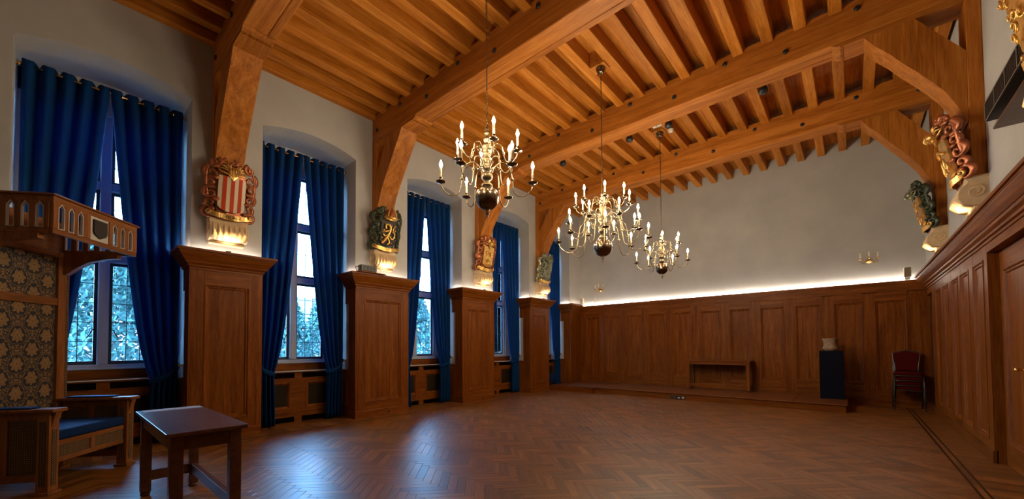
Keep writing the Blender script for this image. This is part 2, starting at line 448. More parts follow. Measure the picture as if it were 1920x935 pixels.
# border: inlay strips and short boards laid across
for x0, x1, nm in ((FX0-.012, FX0, 'inlay_strip'), (FX0-.075, FX0-.055, 'inlay_strip'), (FX1, FX1+.022, 'inlay_strip'), (FX1+.062, FX1+.084, 'inlay_strip')):
    put(nm, MB().box(x0+.0005, x1-.0005, YB, YE, -.012, 0), inlayM, floor)
bb = MB(); y = YB
while y < YE-.01:
    y2 = min(y+.088, YE)
    for xa, xb in ((FX0-.055+.0006, FX0-.0126), (FX1+.0226, FX1+.0615)):
        pass
    for xa, xb in ((XL-.62, FX0-.5), (FX0-.5, FX0-.076), (FX1+.085, XR+.1)):
        plank_mb([(xa+g, y+g), (xb-g, y+g), (xb-g, y2-g), (xa+g, y2-g)], bb)
    y = y2
y = YB
while y < YE-.01:
    y2 = min(y+.9, YE)
    for xa, xb in ((FX0-.055, FX0-.012), (FX1+.022, FX1+.062)):
        plank_mb([(xa+g, y+g), (xb-g, y+g), (xb-g, y2-g), (xa+g, y2-g)], bb)
    y = y2
o = put('border_planks', bb, plankX, floor); o['kind'] = 'stuff'

# ------------------------------------------------------------------ ceiling
ceil = struct('ceiling', MB().box(XL-.1, XR+.3, YB, YE+.1, HB+.03, HB+.2), boardY)
JX = [-7.255+.39*k for k in range(22)]        # joist centre lines are JX+.39
JW = .145; nj = []
for k in range(-1, 22):
    xr = -4.69+.39*(k-6); x0, x1 = xr-JW, xr
    if x1 < XL+.02 or x0 > XR: continue
    nj.append((max(x0, XL), min(x1, XR)))
for x0, x1 in nj:
    put('joist', MB().box(x0, x1, YB, YE, HJ, HB+.005), joistY, ceil, bevel=.006)
ys = [YB] + [y+.19 for y in BEAMS] + [YE]
xs = [XL]
for x0, x1 in nj: xs.append((x0+x1)/2)
xs.append(XR)
for i in range(len(xs)-1):
    if xs[i+1]-xs[i] < .03: continue
    for j in range(len(ys)-1):
        half = (xs[i]+xs[i+1])/2
        put('board', MB().box(xs[i]+.001, half-.0015, ys[j]+.001, ys[j+1]-.001, HB, HB+.025), boardY, ceil)
        put('board', MB().box(half+.0015, xs[i+1]-.001, ys[j]+.001, ys[j+1]-.001, HB+.002, HB+.027), boardY, ceil)

# ------------------------------------------------------------------ timber trusses
BZ = 5.43; CZ = 5.37; BT = 5.93
TL = ['nearest timber truss, over the pier with the red and cream striped shield',
      'second timber truss from the left, over the pier with the small projector',
      'third timber truss, its right brace beside the brown armorial carving with a helmet',
      'farthest timber truss, nearest to the end wall']
pegs = {1.47: (-6.967, 0), 4.06: (-6.967, 0), 6.87: (-6.99, 0), 9.38: (-6.99, 0)}
for bi, y0 in enumerate(BEAMS):
    y1 = y0+.375; ym = (y0+y1)/2
    t = thing('timber_truss', TL[bi], 'roof truss', (XL, ym, 2.9), group='timber trusses carrying the ceiling')
    t.location = ((XL+XR)/2, ym, BZ)
    put('beam', MB().box(XL, XR, y0, y1-.1, BZ, BT), beamX, t, bevel=.01)
    put('beam_cheek', MB().box(XL, XR, y1-.096, y1, BZ+.004, BT-.004), beamX, t, bevel=.008)
    # corbel blocks (sleepers) with moulded ends
    for sgn, xw, e in ((1, XL, 1.45), (-1, XR, 1.33)):
        T = lambda a, z, d, sgn=sgn, xw=xw: (xw+sgn*a, d, z)
        pts = [(0, CZ), (e-.12, CZ), (e-.115, CZ+.01), (e-.085, CZ+.012), (e-.06, CZ+.018), (e-.03, CZ+.03), (e-.018, CZ+.045), (e, CZ+.05), (e, BZ), (0, BZ)]
        put('corbel', MB().prism(pts, y0+.004, y1-.004, T), beamX, t)
        cb = MB(); k = 14
        for i in range(k):
            ya = y0+.012+(y1-y0-.024)*i/k
            cb.box(xw+sgn*(e-.108), xw+sgn*(e-.09), ya, ya+.012, CZ-.006, CZ+.014)
        cb.box(xw+sgn*(e-.118), xw+sgn*(e-.112), y0+.006, y1-.006, CZ-.006, CZ+.01)
        put('dentil_band', cb, beamX, t)
        put('post', MB().box(xw, xw+sgn*.125, y0+.0, y1, 3.27, BZ), beamZ, t, bevel=.008)
        # brace: arched underside, straight back
        P = [(.98, CZ), (.95, CZ-.02)]
        under = [(1.0, CZ), (.90, CZ-.16), (.763, CZ-.335), (.64, CZ-.52), (.515, CZ-.69), (.40, CZ-.86), (.30, CZ-1.02), (.222, CZ-1.2), (.155, CZ-1.36), (.135, CZ-1.45)]
        under = [(p.x, p.y) for p in [Vector((a, z, 0)) for a, z in under]]
        outer = [(.128, CZ-1.40), (.128, CZ-.60), (.365, CZ-.25), (.57, CZ+.055), (1.0, CZ+.055)]
        put('brace', MB().prism(under+outer, y0+.01, y1-.01, T), beamZ, t)
    # pegs on the near face
    pb = MB(); x = -6.967; i = 0
    while x < XR-.05:
        z = 5.605 if i % 2 == 0 else 5.80
        o = put('peg', MB().lathe([(.036, 0), (.036, .012), (.026, .022), (.012, .026)], (0,0,0), 12), blackM, None)
        o.rotation_euler = (PI/2, 0, 0); o.parent = t; o.location = (x-(XL+XR)/2, y0-ym+.002, z-BZ)
        x += .79; i += 1

# small beam 0 behind the camera keeps the bay rhythm
t = thing('timber_truss', 'timber truss above and behind the throne, mostly out of view', 'roof truss', ((XL+XR)/2, -1.0, BZ))
put('beam', MB().box(XL, XR, -1.19, -.81, BZ, BT), beamX, t, bevel=.01)

# ------------------------------------------------------------------ panelling helpers
PROF = [(0,2.485),(.012,2.485),(.012,2.515),(.03,2.525),(.034,2.55),(.06,2.575),(.066,2.60),(.075,2.605),(.105,2.645),(.14,2.70),(.15,2.725),(.17,2.73),(.17,2.765),(.155,2.765),(.15,2.715),(0,2.715)]
def sweep(path, prof, closed=False):
    # path: plan points; outward is to the right of travel; prof: (out,z)
    b = MB(); n = len(path); k = len(prof); vs = []
    P = [Vector(p) for p in path]
    for i in range(n):
        if closed: d0 = (P[i]-P[i-1]).normalized(); d1 = (P[(i+1) % n]-P[i]).normalized()
        else:
            d0 = (P[i]-P[i-1]).normalized() if i > 0 else (P[1]-P[0]).normalized()
            d1 = (P[i+1]-P[i]).normalized() if i < n-1 else d0
        n0 = Vector((d0.y, -d0.x)); n1 = Vector((d1.y, -d1.x)); m_ = (n0+n1); m_ /= max(m_.dot(n0), .2)
        for a, z in prof: vs.append((P[i].x+m_.x*a, P[i].y+m_.y*a, z))
    fs = []
    for i in range(n if closed else n-1):
        j = (i+1) % n
        for q in range(k): fs.append((i*k+q, j*k+q, j*k+(q+1) % k, i*k+(q+1) % k))
    if not closed: fs.append(tuple(range(k))); fs.append(tuple(range((n-1)*k, n*k))[::-1])
    return b.add(vs, fs)
def ring(b, u0, u1, v0, v1, T, prof):
    # mitred moulding inside a rectangle; prof: (inset, depth) from the opening edge
    k = len(prof); vs = []
    for (cu, cv, du, dv) in ((u0, v0, 1, 1), (u1, v0, -1, 1), (u1, v1, -1, -1), (u0, v1, 1, -1)):
        for a, d in prof: vs.append(T(cu+du*a, cv+dv*a, d))
    fs = []
    for i in range(4):
        j = (i+1) % 4
        for q in range(k-1): fs.append((i*k+q, j*k+q, j*k+q+1, i*k+q+1))
    b.add(vs, fs)
MOULD = [(-.004, 0), (-.004, .007), (.008, .008), (.018, .002), (.024, -.006), (.040, -.008), (.052, -.020), (.056, -.024)]
def panelled(parent, T, u0, u1, v0, v1, opens, mrail, mstile, mpanel, th=.03, mould=MOULD, names=True):
    """frame of stiles and rails with recessed panels. opens: list of (ua,ub,va,vb)"""
    us = sorted(opens)
    b = MB(); x = u0
    for i, (ua, ub, va, vb) in enumerate(us):
        if ua-x > .002: put('stile', MB().box(x, ua, v0, v1, -th, 0, T=T), mstile, parent, bevel=.0015)
        put('rail', MB().box(ua, ub, v0, va, -th, -.0008, T=T), mrail, parent)
        put('rail', MB().box(ua, ub, vb, v1, -th, -.0008, T=T), mrail, parent)
        p = put('panel', MB().box(ua-.005, ub+.005, va-.005, vb+.005, -th, -.022, T=T), mpanel, parent)
        q = MB(); ring(q, ua, ub, va, vb, T, mould)
        o = put('moulding', q, mstile, None); o.parent = p; o.matrix_parent_inverse = Matrix.Identity(4)
        iv = mw(p).inverted()
        for vv in o.data.vertices: vv.co = iv @ vv.co
        x = ub
    if u1-x > .002: put('stile', MB().box(x, u1, v0, v1, -th, 0, T=T), mstile, parent, bevel=.0015)

# ------------------------------------------------------------------ panelled piers
PLAB = ['panelled oak pier behind the throne, at the left edge', 'nearest panelled oak pier, under the red and cream striped shield',
        'panelled oak pier with a small projector on its cornice', 'third panelled oak pier, under the gold shield with three little faces',
        'narrow far panelled oak pier beside the end of the platform', 'oak corner pier where the window wall meets the end wall']
for i, (y0, y1) in enumerate(PIERS):
    t = thing('panelled_pier', PLAB[i], 'wall panelling', (PF, (y0+y1)/2, 0), group='panelled piers between the windows')
    T = lambda u, v, d: (PF+d, u, v)
    wv = y1-y0
    if i < 5:
        panelled(t, T, y0, y1, .14, 2.50, [(y0+.17, y1-.17, .30, 2.28)], oakY, oakZ, oakZ)
    else:
        put('stile', MB().box(PF-.02, PF, y0, y1, .14, 2.5), oakZ, t)
    pl = [(XL-.23, y0+.0), (PF, y0), (PF, y1), (XL-.23, y1)] if i < 5 else [(XL-.42, y0), (PF, y0), (PF, y1-.001)]
    pl2 = [(-7.52, p[1]) if abs(p[0]-(XL-.23)) < .01 or abs(p[0]-(XL-.42)) < .01 else p for p in pl]
    put('plinth', sweep(pl, [(-.02,0),(.012,0),(.012,.13),(.004,.142),(-.02,.142)]), oakY, t)
    put('cornice', sweep(pl2[::1], PROF), oakY, t)
    for yy, s in ((y0, -1), (y1, 1)):
        if i == 5 and s == 1: continue
        # side of the pier facing into the niche: board, lower panel, frieze and a plaster field
        a, c = (yy-.012, yy) if s < 0 else (yy, yy+.012)
        put('side_board', MB().box(XL-.23, PF-.001, a, c, .14, 2.5), oakZ, t)
        put('frieze', MB().box(-7.52, XL-.23, a, c, 2.20, 2.5), oakZ, t)
        Ts = (lambda u, v, d, yy=yy: (u, yy-.012-d, v)) if s < 0 else (lambda u, v, d, yy=yy: (u, yy+.012+d, v))
        lo = MB().box(-7.72, XL-.23, a, c, .0, .90)
        put('lower_board', lo, oakZ, t)
        q = MB(); ring(q, -7.68, XL-.26, .22, .72, Ts, [(0,0),(0,.008),(.02,.008),(.035,.001),(.05,.001)])
        put('moulding', q, oakZ, t)
        put('side_sill', MB().box(-7.74, XL-.22, a-.012 if s < 0 else a, c if s < 0 else c+.012, .90, .93), oakY, t, bevel=.005)
    if i in (2, 3):
        o = put('socket', MB().lathe([(.022,0),(.022,.006),(.012,.008)], (0,0,0), 12), blackM, None, label='small round black outlet in the plinth')
        o.parent = t; o.rotation_euler = (0, PI/2, 0); o.location = (.013, .12, .06)

# ------------------------------------------------------------------ end wall wainscot
t = thing('end_wainscot', 'oak wainscot of tall panels along the end wall behind the platform', 'wall panelling', (-3, EF, 0))
pc = [-6.67, -5.94, -5.2, -4.46, -3.74, -2.99, -2.25, -1.54, -.81, -.07, .635]
ops = []
for k, c in enumerate(pc):
    ops.append((c-.25, c+.25, .30 if k in (0, 10) else .48, 2.31))
T = lambda u, v, d: (u, EF-d, v)
panelled(t, T, PF-.0, RF+.06, .14, 2.50, ops, oakX, oakZ, oakZ)
put('plinth', sweep([(RF+.08, EF), (PF, EF)], [(-.02,0),(.012,0),(.012,.13),(.004,.142),(-.02,.142)]), oakX, t)
put('cornice', sweep([(RF-.001, EF), (PF+.001, EF)], PROF), oakX, t)

# ------------------------------------------------------------------ right wall wainscot and doors
t = thing('side_wainscot', 'oak wainscot with five tall narrow panels along the right wall', 'wall panelling', (RF, 9, 0))
T = lambda u, v, d: (RF-d, u, v)
ro = [(7.12, 7.655), (7.90, 8.43), (8.63, 9.13), (9.40, 9.91), (10.16, 10.70)]
panelled(t, T, 6.95, 11.14, .14, 2.50, [(a, c, .24, 2.33) for a, c in ro], oakY, oakZ, oakZ)
put('plinth', sweep([(RF, 6.95), (RF, 11.14)][::-1], [(-.02,0),(.01,0),(.01,.13),(.004,.142),(-.02,.142)]), oakY, t)
put('frieze', MB().box(RF, RF+.12, 11.14, EF, 2.36, 2.5), oakY, t)
put('frieze', MB().box(RF, RF+.12, 5.0, 6.95, 2.39, 2.5), oakY, t)
put('jamb', MB().box(RF+.0305, RF+.13, 6.9505, 6.975, 0, 2.39), oakZ, t)
put('jamb', MB().box(RF+.0305, RF+.13, 11.115, 11.1395, 0, 2.36), oakZ, t)
panelled(t, T, YB, 5.0, .14, 2.5, [(-2.4+k*.74, -1.9+k*.74, .24, 2.33) for k in range(9)], oakY, oakZ, oakZ)
put('plinth', sweep([(RF, 5.0), (RF, YB)], [(-.02,0),(.01,0),(.01,.13),(.004,.142),(-.02,.142)]), oakY, t)
put('cornice', sweep([(RF, YB), (RF, EF)][::-1], PROF), oakY, t)
def door(name, y0, y1, zt, lab, knob_y):
    d = sempty(name, (RF+.1, (y0+y1)/2, 0)); d['label'] = lab
    Td = lambda u, v, w_: (RF+.09-w_, u, v)
    wd = (y1-y0)
    if wd > 1.2:
        c = (y0+y1)/2; ops_ = [(y0+.12, c-.10, .25, 2.17), (c+.10, y1-.12, .25, 2.17)]
    else: ops_ = [(y0+.12, y1-.12, .25, 2.17)]
    panelled(d, Td, y0, y1, .01, zt, ops_, oakY, oakZ, oakZ, th=.04)
    if knob_y:
        kb = MB().lathe([(.02,0),(.02,.006),(.008,.01),(.008,.035),(.02,.042),(.024,.055),(.016,.068),(.004,.072)], (0,0,0), 14)
        o = put('door_knob', kb, polbrass, None); o.parent = d; o.rotation_euler = (0, -PI/2, 0)
        o.location = (-.01, knob_y-(y0+y1)/2, 1.09)
    return d
door('door_1', 5.0, 6.945, 2.388, 'double oak door in the recess at the right edge', 6.20)
door('door_2', 11.142, 11.878, 2.358, 'narrow oak door in the far right corner', None)

# ------------------------------------------------------------------ LED cove light along cornices
def led(x0, x1, y0, y1, lab, sides=()):
    t = thing('cove_light', lab, 'light strip', ((x0+x1)/2, (y0+y1)/2, 2.716))
    for (ya, yb) in sides:      # returns of the cornice into the window niches
        put('led_strip', MB().box(-7.46, PF-.02, ya, yb, 2.724, 2.732), ledP, t)
        put('channel', MB().box(-7.466, PF-.014, ya-.004, yb+.004, 2.7165, 2.723), whiteP, t)
    put('led_strip', MB().box(x0, x1, y0, y1, 2.724, 2.732), ledM, t)
    put('channel', MB().box(x0-.006, x1+.006, y0-.006, y1+.006, 2.7165, 2.723), whiteP, t)
led(PF+.1, RF-.1, EF-.03, EF-.016, 'white light strip hidden behind the end wall cornice')
for i, nm in ((1, 'the nearest pier, under the striped shield'), (2, 'the pier with the projector'), (3, 'the third pier'), (4, 'the narrow far pier')):
    y0, y1 = PIERS[i]
    led(PF+.012, PF+.026, y0+.02, y1-.02, 'white light strip hidden on the cornice of '+nm, ((y0-.045, y0-.031), (y1+.031, y1+.045)))
led(PF+.012, PF+.026, PIERS[5][0]+.02, EF-.15, 'white light strip hidden on the cornice of the corner pier', ((PIERS[5][0]-.045, PIERS[5][0]-.031),))
led(PF+.012, PF+.026, PIERS[0][0]+.02, PIERS[0][1]-.02, 'white light strip hidden on the cornice of the pier behind the throne', ((PIERS[0][1]+.031, PIERS[0][1]+.045),))

# ------------------------------------------------------------------ windows
LAB_W = ['at the left behind the throne', 'second from the left', 'in the middle', 'fourth from the left', 'beside the end wall']
pane_cache = {}
def window(i, y0, y1):
    c = (y0+y1)/2; k = min(1, ((y1-y0)/2-.03)/.62)
    wd = sempty('window_%d' % (i+1), (XG, c, 1.06)); wd['label'] = 'tall leaded casement window ' + LAB_W[i]
    hw_ = .62*k; X0, X1 = XG-.20, XG-.04
    fr = MB()
    fr.box(X0, X1, c-hw_, c-hw_+.045, 1.06, 4.70); fr.box(X0, X1, c+hw_-.045, c+hw_, 1.06, 4.70)
    fr.box(X0, X1, c-hw_+.045, c+hw_-.045, 1.06, 1.13); fr.box(X0, X1, c-hw_+.045, c+hw_-.045, 4.62, 4.70)
    put('frame', fr, winpaint, wd, bevel=.006)
    put('mullion', MB().box(X0, X1+.03, c-.055, c+.055, 1.13, 4.62), winpaint, wd, bevel=.01)
    for za, zb in ((2.58, 2.69), (3.60, 3.71)):
        for s in (-1, 1):
            ya, yb = sorted((c+s*.055, c+s*(hw_-.045)))
            put('transom', MB().box(X0, X1+.02, ya, yb, za, zb), winpaint, wd, bevel=.01)
    for s in (-1, 1):
        ya, yb = sorted((c+s*.055, c+s*(hw_-.045)))
        for (za, zb, rows) in ((1.13, 2.58, 5), (2.69, 3.60, 4), (3.71, 4.62, 4)):
            cm = MB(); e = .038; xa, xb = XG-.14, XG-.10
            cm.box(xa, xb, ya, ya+e, za, zb); cm.box(xa, xb, yb-e, yb, za, zb)
            cm.box(xa, xb, ya+e, yb-e, za, za+e+.012); cm.box(xa, xb, ya+e, yb-e, zb-e, zb)
            cs = put('casement', cm, iron, wd)
            gy0, gy1, gz0, gz1 = ya+e, yb-e, za+e+.012, zb-e
            pw, ph = (gy1-gy0)/3, (gz1-gz0)/rows
            key = (round(pw, 4), round(ph, 4))
            if key not in pane_cache:
                pane_cache[key] = (MB().box(-.0015, .0015, -pw/2+.004, pw/2-.004, -ph/2+.004, ph/2-.004).mesh('pane', glassM),
                                   MB().box(-.006, .006, -.005, .005, -ph*rows/2, ph*rows/2).mesh('glazing_bar', lead),
                                   MB().box(-.0055, .0055, -pw*1.5, pw*1.5, -.005, .005).mesh('glazing_bar', lead))
            pm, vb, hb = pane_cache[key]; ox, oy, oz = XG, c, 1.06; xm = XG-.12
            for a in range(3):
                for r_ in range(rows):
                    inst('pane', pm, cs, (xm-ox, gy0+pw*(a+.5)-oy, gz0+ph*(r_+.5)-oz))
            for a in (1, 2): inst('glazing_bar', vb, cs, (xm-ox, gy0+pw*a-oy, (gz0+gz1)/2-oz))
            for r_ in range(1, rows): inst('glazing_bar', hb, cs, (xm-ox, (gy0+gy1)/2-oy, gz0+ph*r_-oz))
            if rows == 5:
                yh = ya+.02 if s > 0 else yb-.02
                hd = MB().ball((XG-.085, yh, 1.62), .014, n=8)
                hd.tube(catmull([(XG-.085, yh, 1.62), (XG-.05, yh+s*.03, 1.615), (XG-.045, yh+s*.05, 1.56), (XG-.045, yh+s*.085, 1.50)]), [.008]*19, 6)
                o = put('handle', hd, blackM, None); o.parent = cs
                for vv in o.data.vertices: vv.co -= Vector((XG, c, 1.06))
    # apron and sill below the glass
    put('window_board', MB().box(XG-.02, XG+.02, y0+.001, y1-.001, .93, 1.06), oakY, wd)
    put('sill', MB().box(XG-.2, XG+.045, y0+.001, y1-.001, 1.06, 1.085), winpaint, wd, bevel=.006)
for i, (y0, y1) in enumerate(NICHE): window(i, y0, y1)

# ------------------------------------------------------------------ radiator covers
for i, (y0, y1) in enumerate(NICHE):
    c = (y0+y1)/2; a0, a1 = y0+.014, y1-.014; XF = -7.72
    t = thing('radiator_cover', 'oak radiator cover below the window ' + LAB_W[i], 'radiator cover', (XF, c, 0), group='radiator covers under the windows')
    put('shelf', MB().box(XG+.021, XF+.03, a0, a1, .895, .93), oakY, t, bevel=.008)
    o = put('shelf_lip', MB().box(XF+.024, XF+.034, a0, a1, .918, .932), sill, t, label='pale front edge')  # thin pale strip along the front of the shelf
    cs = [c-.40, c+.40] if y1-y0 > 1.4 else [c-.3, c+.3]
    hp = .26 if y1-y0 > 1.4 else .2
    T = lambda u, v, d, XF=XF: (XF+d, u, v)
    b = MB(); 
    for (u0, u1, v0, v1) in [(a0, cs[0]-hp, .10, .80), (cs[0]+hp, cs[1]-hp, .10, .80), (c-.065, c+.065, .0, .10), (c-.065, c+.065, .80, .895), (cs[1]+hp, a1, .10, .80),
                             (cs[0]-hp, cs[0]+hp, .10, .25), (cs[1]-hp, cs[1]+hp, .10, .25), (cs[0]-hp, cs[0]+hp, .72, .80), (cs[1]-hp, cs[1]+hp, .72, .80),
                             (a0, a0+.09, 0, .895), (a1-.09, a1, 0, .895)]:
        b.box(u0, u1, v0, v1, -.03, 0, T=T)
    put('frame', b, oakY, t)
    for cc in cs:
        p = put('grille', MB().box(cc-hp, cc+hp, .25, .72, -.026, -.02, T=T), grilleM, t, label='dark metal mesh grille')
        q = MB(); ring(q, cc-hp, cc+hp, .25, .72, T, [(-.01,0),(-.01,.008),(.012,.008),(.03,-.004),(.045,-.02)])
        put('moulding', q, oakZ, t)
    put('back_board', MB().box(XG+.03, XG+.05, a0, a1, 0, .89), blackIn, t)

# ------------------------------------------------------------------ curtains, rods
eyelet_me = MB().tube([(.0, .024*math.cos(a*PI/6), .024*math.sin(a*PI/6)) for a in range(12)], .006, 6, closed=True).mesh('eyelet', polbrass)
def curtain(i, y0, y1, side, lab):
    """side -1: panel at the near/left jamb, +1: far/right jamb"""
    c = (y0+y1)/2; hwid = (y1-y0)/2; rnd = random.Random(i*10+side)
    XC = -7.56; zt = 4.872; zb = .02; ztie = .93
    tieoff = .46*hwid/.81
    def inner(z):
        if z >= ztie:
            tt = (z-ztie)/(zt-ztie); return .012+tieoff*(1-tt**.66)
        return .012+tieoff+.0-.03*math.sin((ztie-z)/ztie*PI*.5)
    def outer(z):
        if z >= ztie:
            tt = (z-ztie)/(zt-ztie); return hwid-.055
        return hwid-.06
    ns, nz = 90, 46; nf = 4.5 if hwid > .7 else 4.0
    ph = rnd.uniform(0, 1); vs = []
    wob = [rnd.uniform(-1, 1) for _ in range(12)]
    for j in range(nz+1):
        tz = j/nz; z = zb+(zt-zb)*tz
        a, bo = inner(z), outer(z)
        near = math.exp(-((z-ztie)/.16)**2)
        amp = .055*(1-.45*near)*(.7+.3*tz) + .01
        for k in range(ns+1):
            s = k/ns
            if near > 0: pass
            s2 = s + .018*math.sin(2*PI*s*2+wob[0]*3)*(1-tz) 
            y = bo+(a-bo)*s2
            fold = math.sin(2*PI*nf*s+.0)
            fold2 = .35*math.sin(2*PI*(nf*2.1)*s+wob[1]*4+tz*2)*(1-tz)
            x = XC+amp*(fold+fold2)+.03*near*math.sin(PI*s)
            y += .012*math.sin(2*PI*nf*s+1.2)*(1 if z > 1.2 else .5)
            zz = z
            if j == nz: zz = zt+.012*math.cos(2*PI*nf*s*2)
            if j == 0: zz = zb+.008*math.sin(5*s+wob[2])
            vs.append((x, c+side*y, zz))
    fs = [(j*(ns+1)+k, j*(ns+1)+k+1, (j+1)*(ns+1)+k+1, (j+1)*(ns+1)+k) for j in range(nz) for k in range(ns)]
    t = thing('curtain', lab, 'curtain', (XC, c+side*hwid*.7, 0), group='long blue curtains at the windows')
    o = put('cloth', MB().add(vs, fs, True), curtM, t)
    sm = o.modifiers.new('s', 'SOLIDIFY'); sm.thickness = .005
    # eyelets on the rod at each crossing
    for k in range(int(2*nf)):
        s = (k+.5)/(2*nf)
        if k % 2: continue
        s = (k+.5+.0)/(2*nf)
    for k in range(int(2*nf)+1):
        s = k/(2*nf)
        if s > 1: break
        y = outer(4.82)+(inner(4.82)-outer(4.82))*min(max(s, .02), .98)
        inst('eyelet', eyelet_me, t, (XC-t.location[0], c+side*y-t.location[1], 4.815), (0, 0, .9*(1 if k % 2 else -1)))
    # tieback band
    pa = []
    a, bo = inner(ztie), outer(ztie)
    pa = [(XC-.02, c+side*(hwid-.035), 1.10), (XC+.05, c+side*(bo-.04), 1.04), (XC+.085, c+side*((a+bo)/2+.02), .955), (XC+.055, c+side*(a+.02), .90), (XC-.01, c+side*(a-.018), .90),
          (XC-.06, c+side*(a+.03), .92), (XC-.08, c+side*(a+bo)/2, .98), (XC-.04, c+side*(hwid-.03), 1.09)]
    P = catmull(pa, 5); bb = MB(); vs = []
    for p in P: vs += [(p.x, p.y, p.z-.04), (p.x, p.y, p.z+.04)]
    bb.add(vs, [(2*q, 2*q+2, 2*q+3, 2*q+1) for q in range(len(P)-1)], True)
    o = put('tieback', bb, curtM, t); sm = o.modifiers.new('s', 'SOLIDIFY'); sm.thickness = .008
    # brass hold-back knob in the reveal
    yj = c+side*hwid
    kb = MB().lathe([(.018,0),(.018,.004),(.007,.008),(.007,.03),(.022,.036),(.03,.05),(.026,.062),(.010,.07),(.003,.071)], (0,0,0), 14)
    h = put('holdback', kb, polbrass, None); h.location = (XC+.06, yj-side*.0, 1.10); h.rotation_euler = (side*PI/2, 0, 0)
    tag(h, 'brass hold-back knob of the %s curtain at the window %s' % ('left' if side < 0 else 'right', LAB_W[i]), 'knob', 'brass curtain hold-backs')
for i, (y0, y1) in enumerate(NICHE):
    for s in (-1, 1):
        curtain(i, y0, y1, s, 'blue curtain on the %s of the window %s' % ('left' if s < 0 else 'right', LAB_W[i]))
    t = thing('curtain_rod', 'thin brass curtain rod of the window ' + LAB_W[i], 'curtain rod', (-7.56, (y0+y1)/2, 4.815), group='brass curtain rods')
    put('rod', MB().tube([(-7.56, y0+.02, 4.815), (-7.56, y1-.02, 4.815)], .014, 10), polbrass, t)
    for yy, s in ((y0, 1), (y1, -1)):
        put('finial', MB().ball((-7.56, yy+s*.028, 4.815), .024, n=10), polbrass, t)
        put('bracket', MB().box(-7.575, -7.545, min(yy, yy+s*.012), max(yy, yy+s*.012), 4.79, 4.84), polbrass, t)

# ------------------------------------------------------------------ platform
HP = .166
t = thing('platform', 'low oak platform along the end wall', 'platform', (-3.7, 11, 0))
pb = MB(); pb.box(-5.65, -.13, 10.20, EF-.013, 0, HP-.025); pb.box(PF+.013, -5.65, 9.99, EF-.013, 0, HP-.025); 
put('riser', pb, oakX, t)
xs_ = [-5.62, -4.6, -3.35, -2.1, -1.0, -.10]
for a, c in zip(xs_[:-1], xs_[1:]):
    put('deck_board', MB().box(a+.002, c-.002, 10.17, EF-.013, HP-.025, HP), platM, t, bevel=.006)
put('deck_board', MB().box(PF+.013, -5.624, 9.99, EF-.013, HP-.025, HP), platM, t, bevel=.006)
so = thing('floor_socket', 'black socket plate set in the platform riser', 'socket', (-3.33, 10.2, .055))
put('plate', MB().box(-3.52, -3.15, 10.188, 10.199, .018, .092), blackP, so, bevel=.003)
for k, (a, wv) in enumerate(((-3.44, .03), (-3.34, .05), (-3.24, .05))):
    put('outlet', MB().box(a, a+wv, 10.184, 10.188, .035, .075 if k != 1 else .06), whiteP if k else greyP, so)

# bench on the platform
bx0, bx1, by0, by1 = -3.47, -1.98, 11.38, 11.80
t = thing('console_table', 'long low oak table standing on the platform against the wainscot', 'table', ((bx0+bx1)/2, (by0+by1)/2, HP))
put('table_top', MB().box(bx0-.03, bx1+.04, by0-.03, by1+.02, .925, .955), oakX, t, bevel=.005)
for x in (bx0+.03, bx1-.03):
    for y in (by0+.02, by1-.04):
        l = put('leg', MB().box(x-.04, x+.04, y-.04, y+.04, HP+.03, .925), oakZ, t, bevel=.004)
        put('foot', MB().ball((x, y, HP+.018), .034, .034, .018, n=10), oakZ, t)
for y in (by0+.0, by1-.04): put('apron', MB().box(bx0+.07, bx1-.07, y, y+.025, .84, .925), oakX, t)
for x in (bx0+.03, bx1-.03):
    put('apron', MB().box(x-.012, x+.012, by0+.06, by1-.08, .84, .925), oakY, t)
    put('stretcher', MB().box(x-.015, x+.015, by0+.06, by1-.08, .26, .33), oakY, t)
put('stretcher', MB().box(bx0+.07, bx1-.07, by0-.0, by0+.03, .25, .33), oakX, t)

# pedestal with pot
t = thing('pedestal', 'tall dark navy box pedestal on the right end of the platform', 'pedestal', (-.37, 11.32, HP))
put('body', MB().box(-.575, -.165, 11.12, 11.52, HP, 1.20), navyp, t, bevel=.004)
put('top_panel', MB().box(-.578, -.162, 11.117, 11.523, 1.20, 1.212), navyp, t, bevel=.002)
prof = [(.10,0),(.105,.012),(.13,.03),(.145,.055),(.14,.075),(.122,.10),(.116,.15),(.122,.20),(.135,.245),(.142,.262),(.135,.268),(.126,.26),(.112,.20),(.106,.13),(.10,.06),(.02,.04)]
t = thing('stoneware_pot', 'tan stoneware pot with a flared rim standing on the navy pedestal', 'pot', (-.385, 11.30, 1.212))
put('body', MB().lathe(prof, (-.385, 11.30, 1.212), 32), clay, t)
rm = [(-.385+.139*math.cos(a*PI/12), 11.30+.139*math.sin(a*PI/12), 1.478) for a in range(24)]
put('rim', MB().tube(rm, .008, 6, closed=True), clay, t)

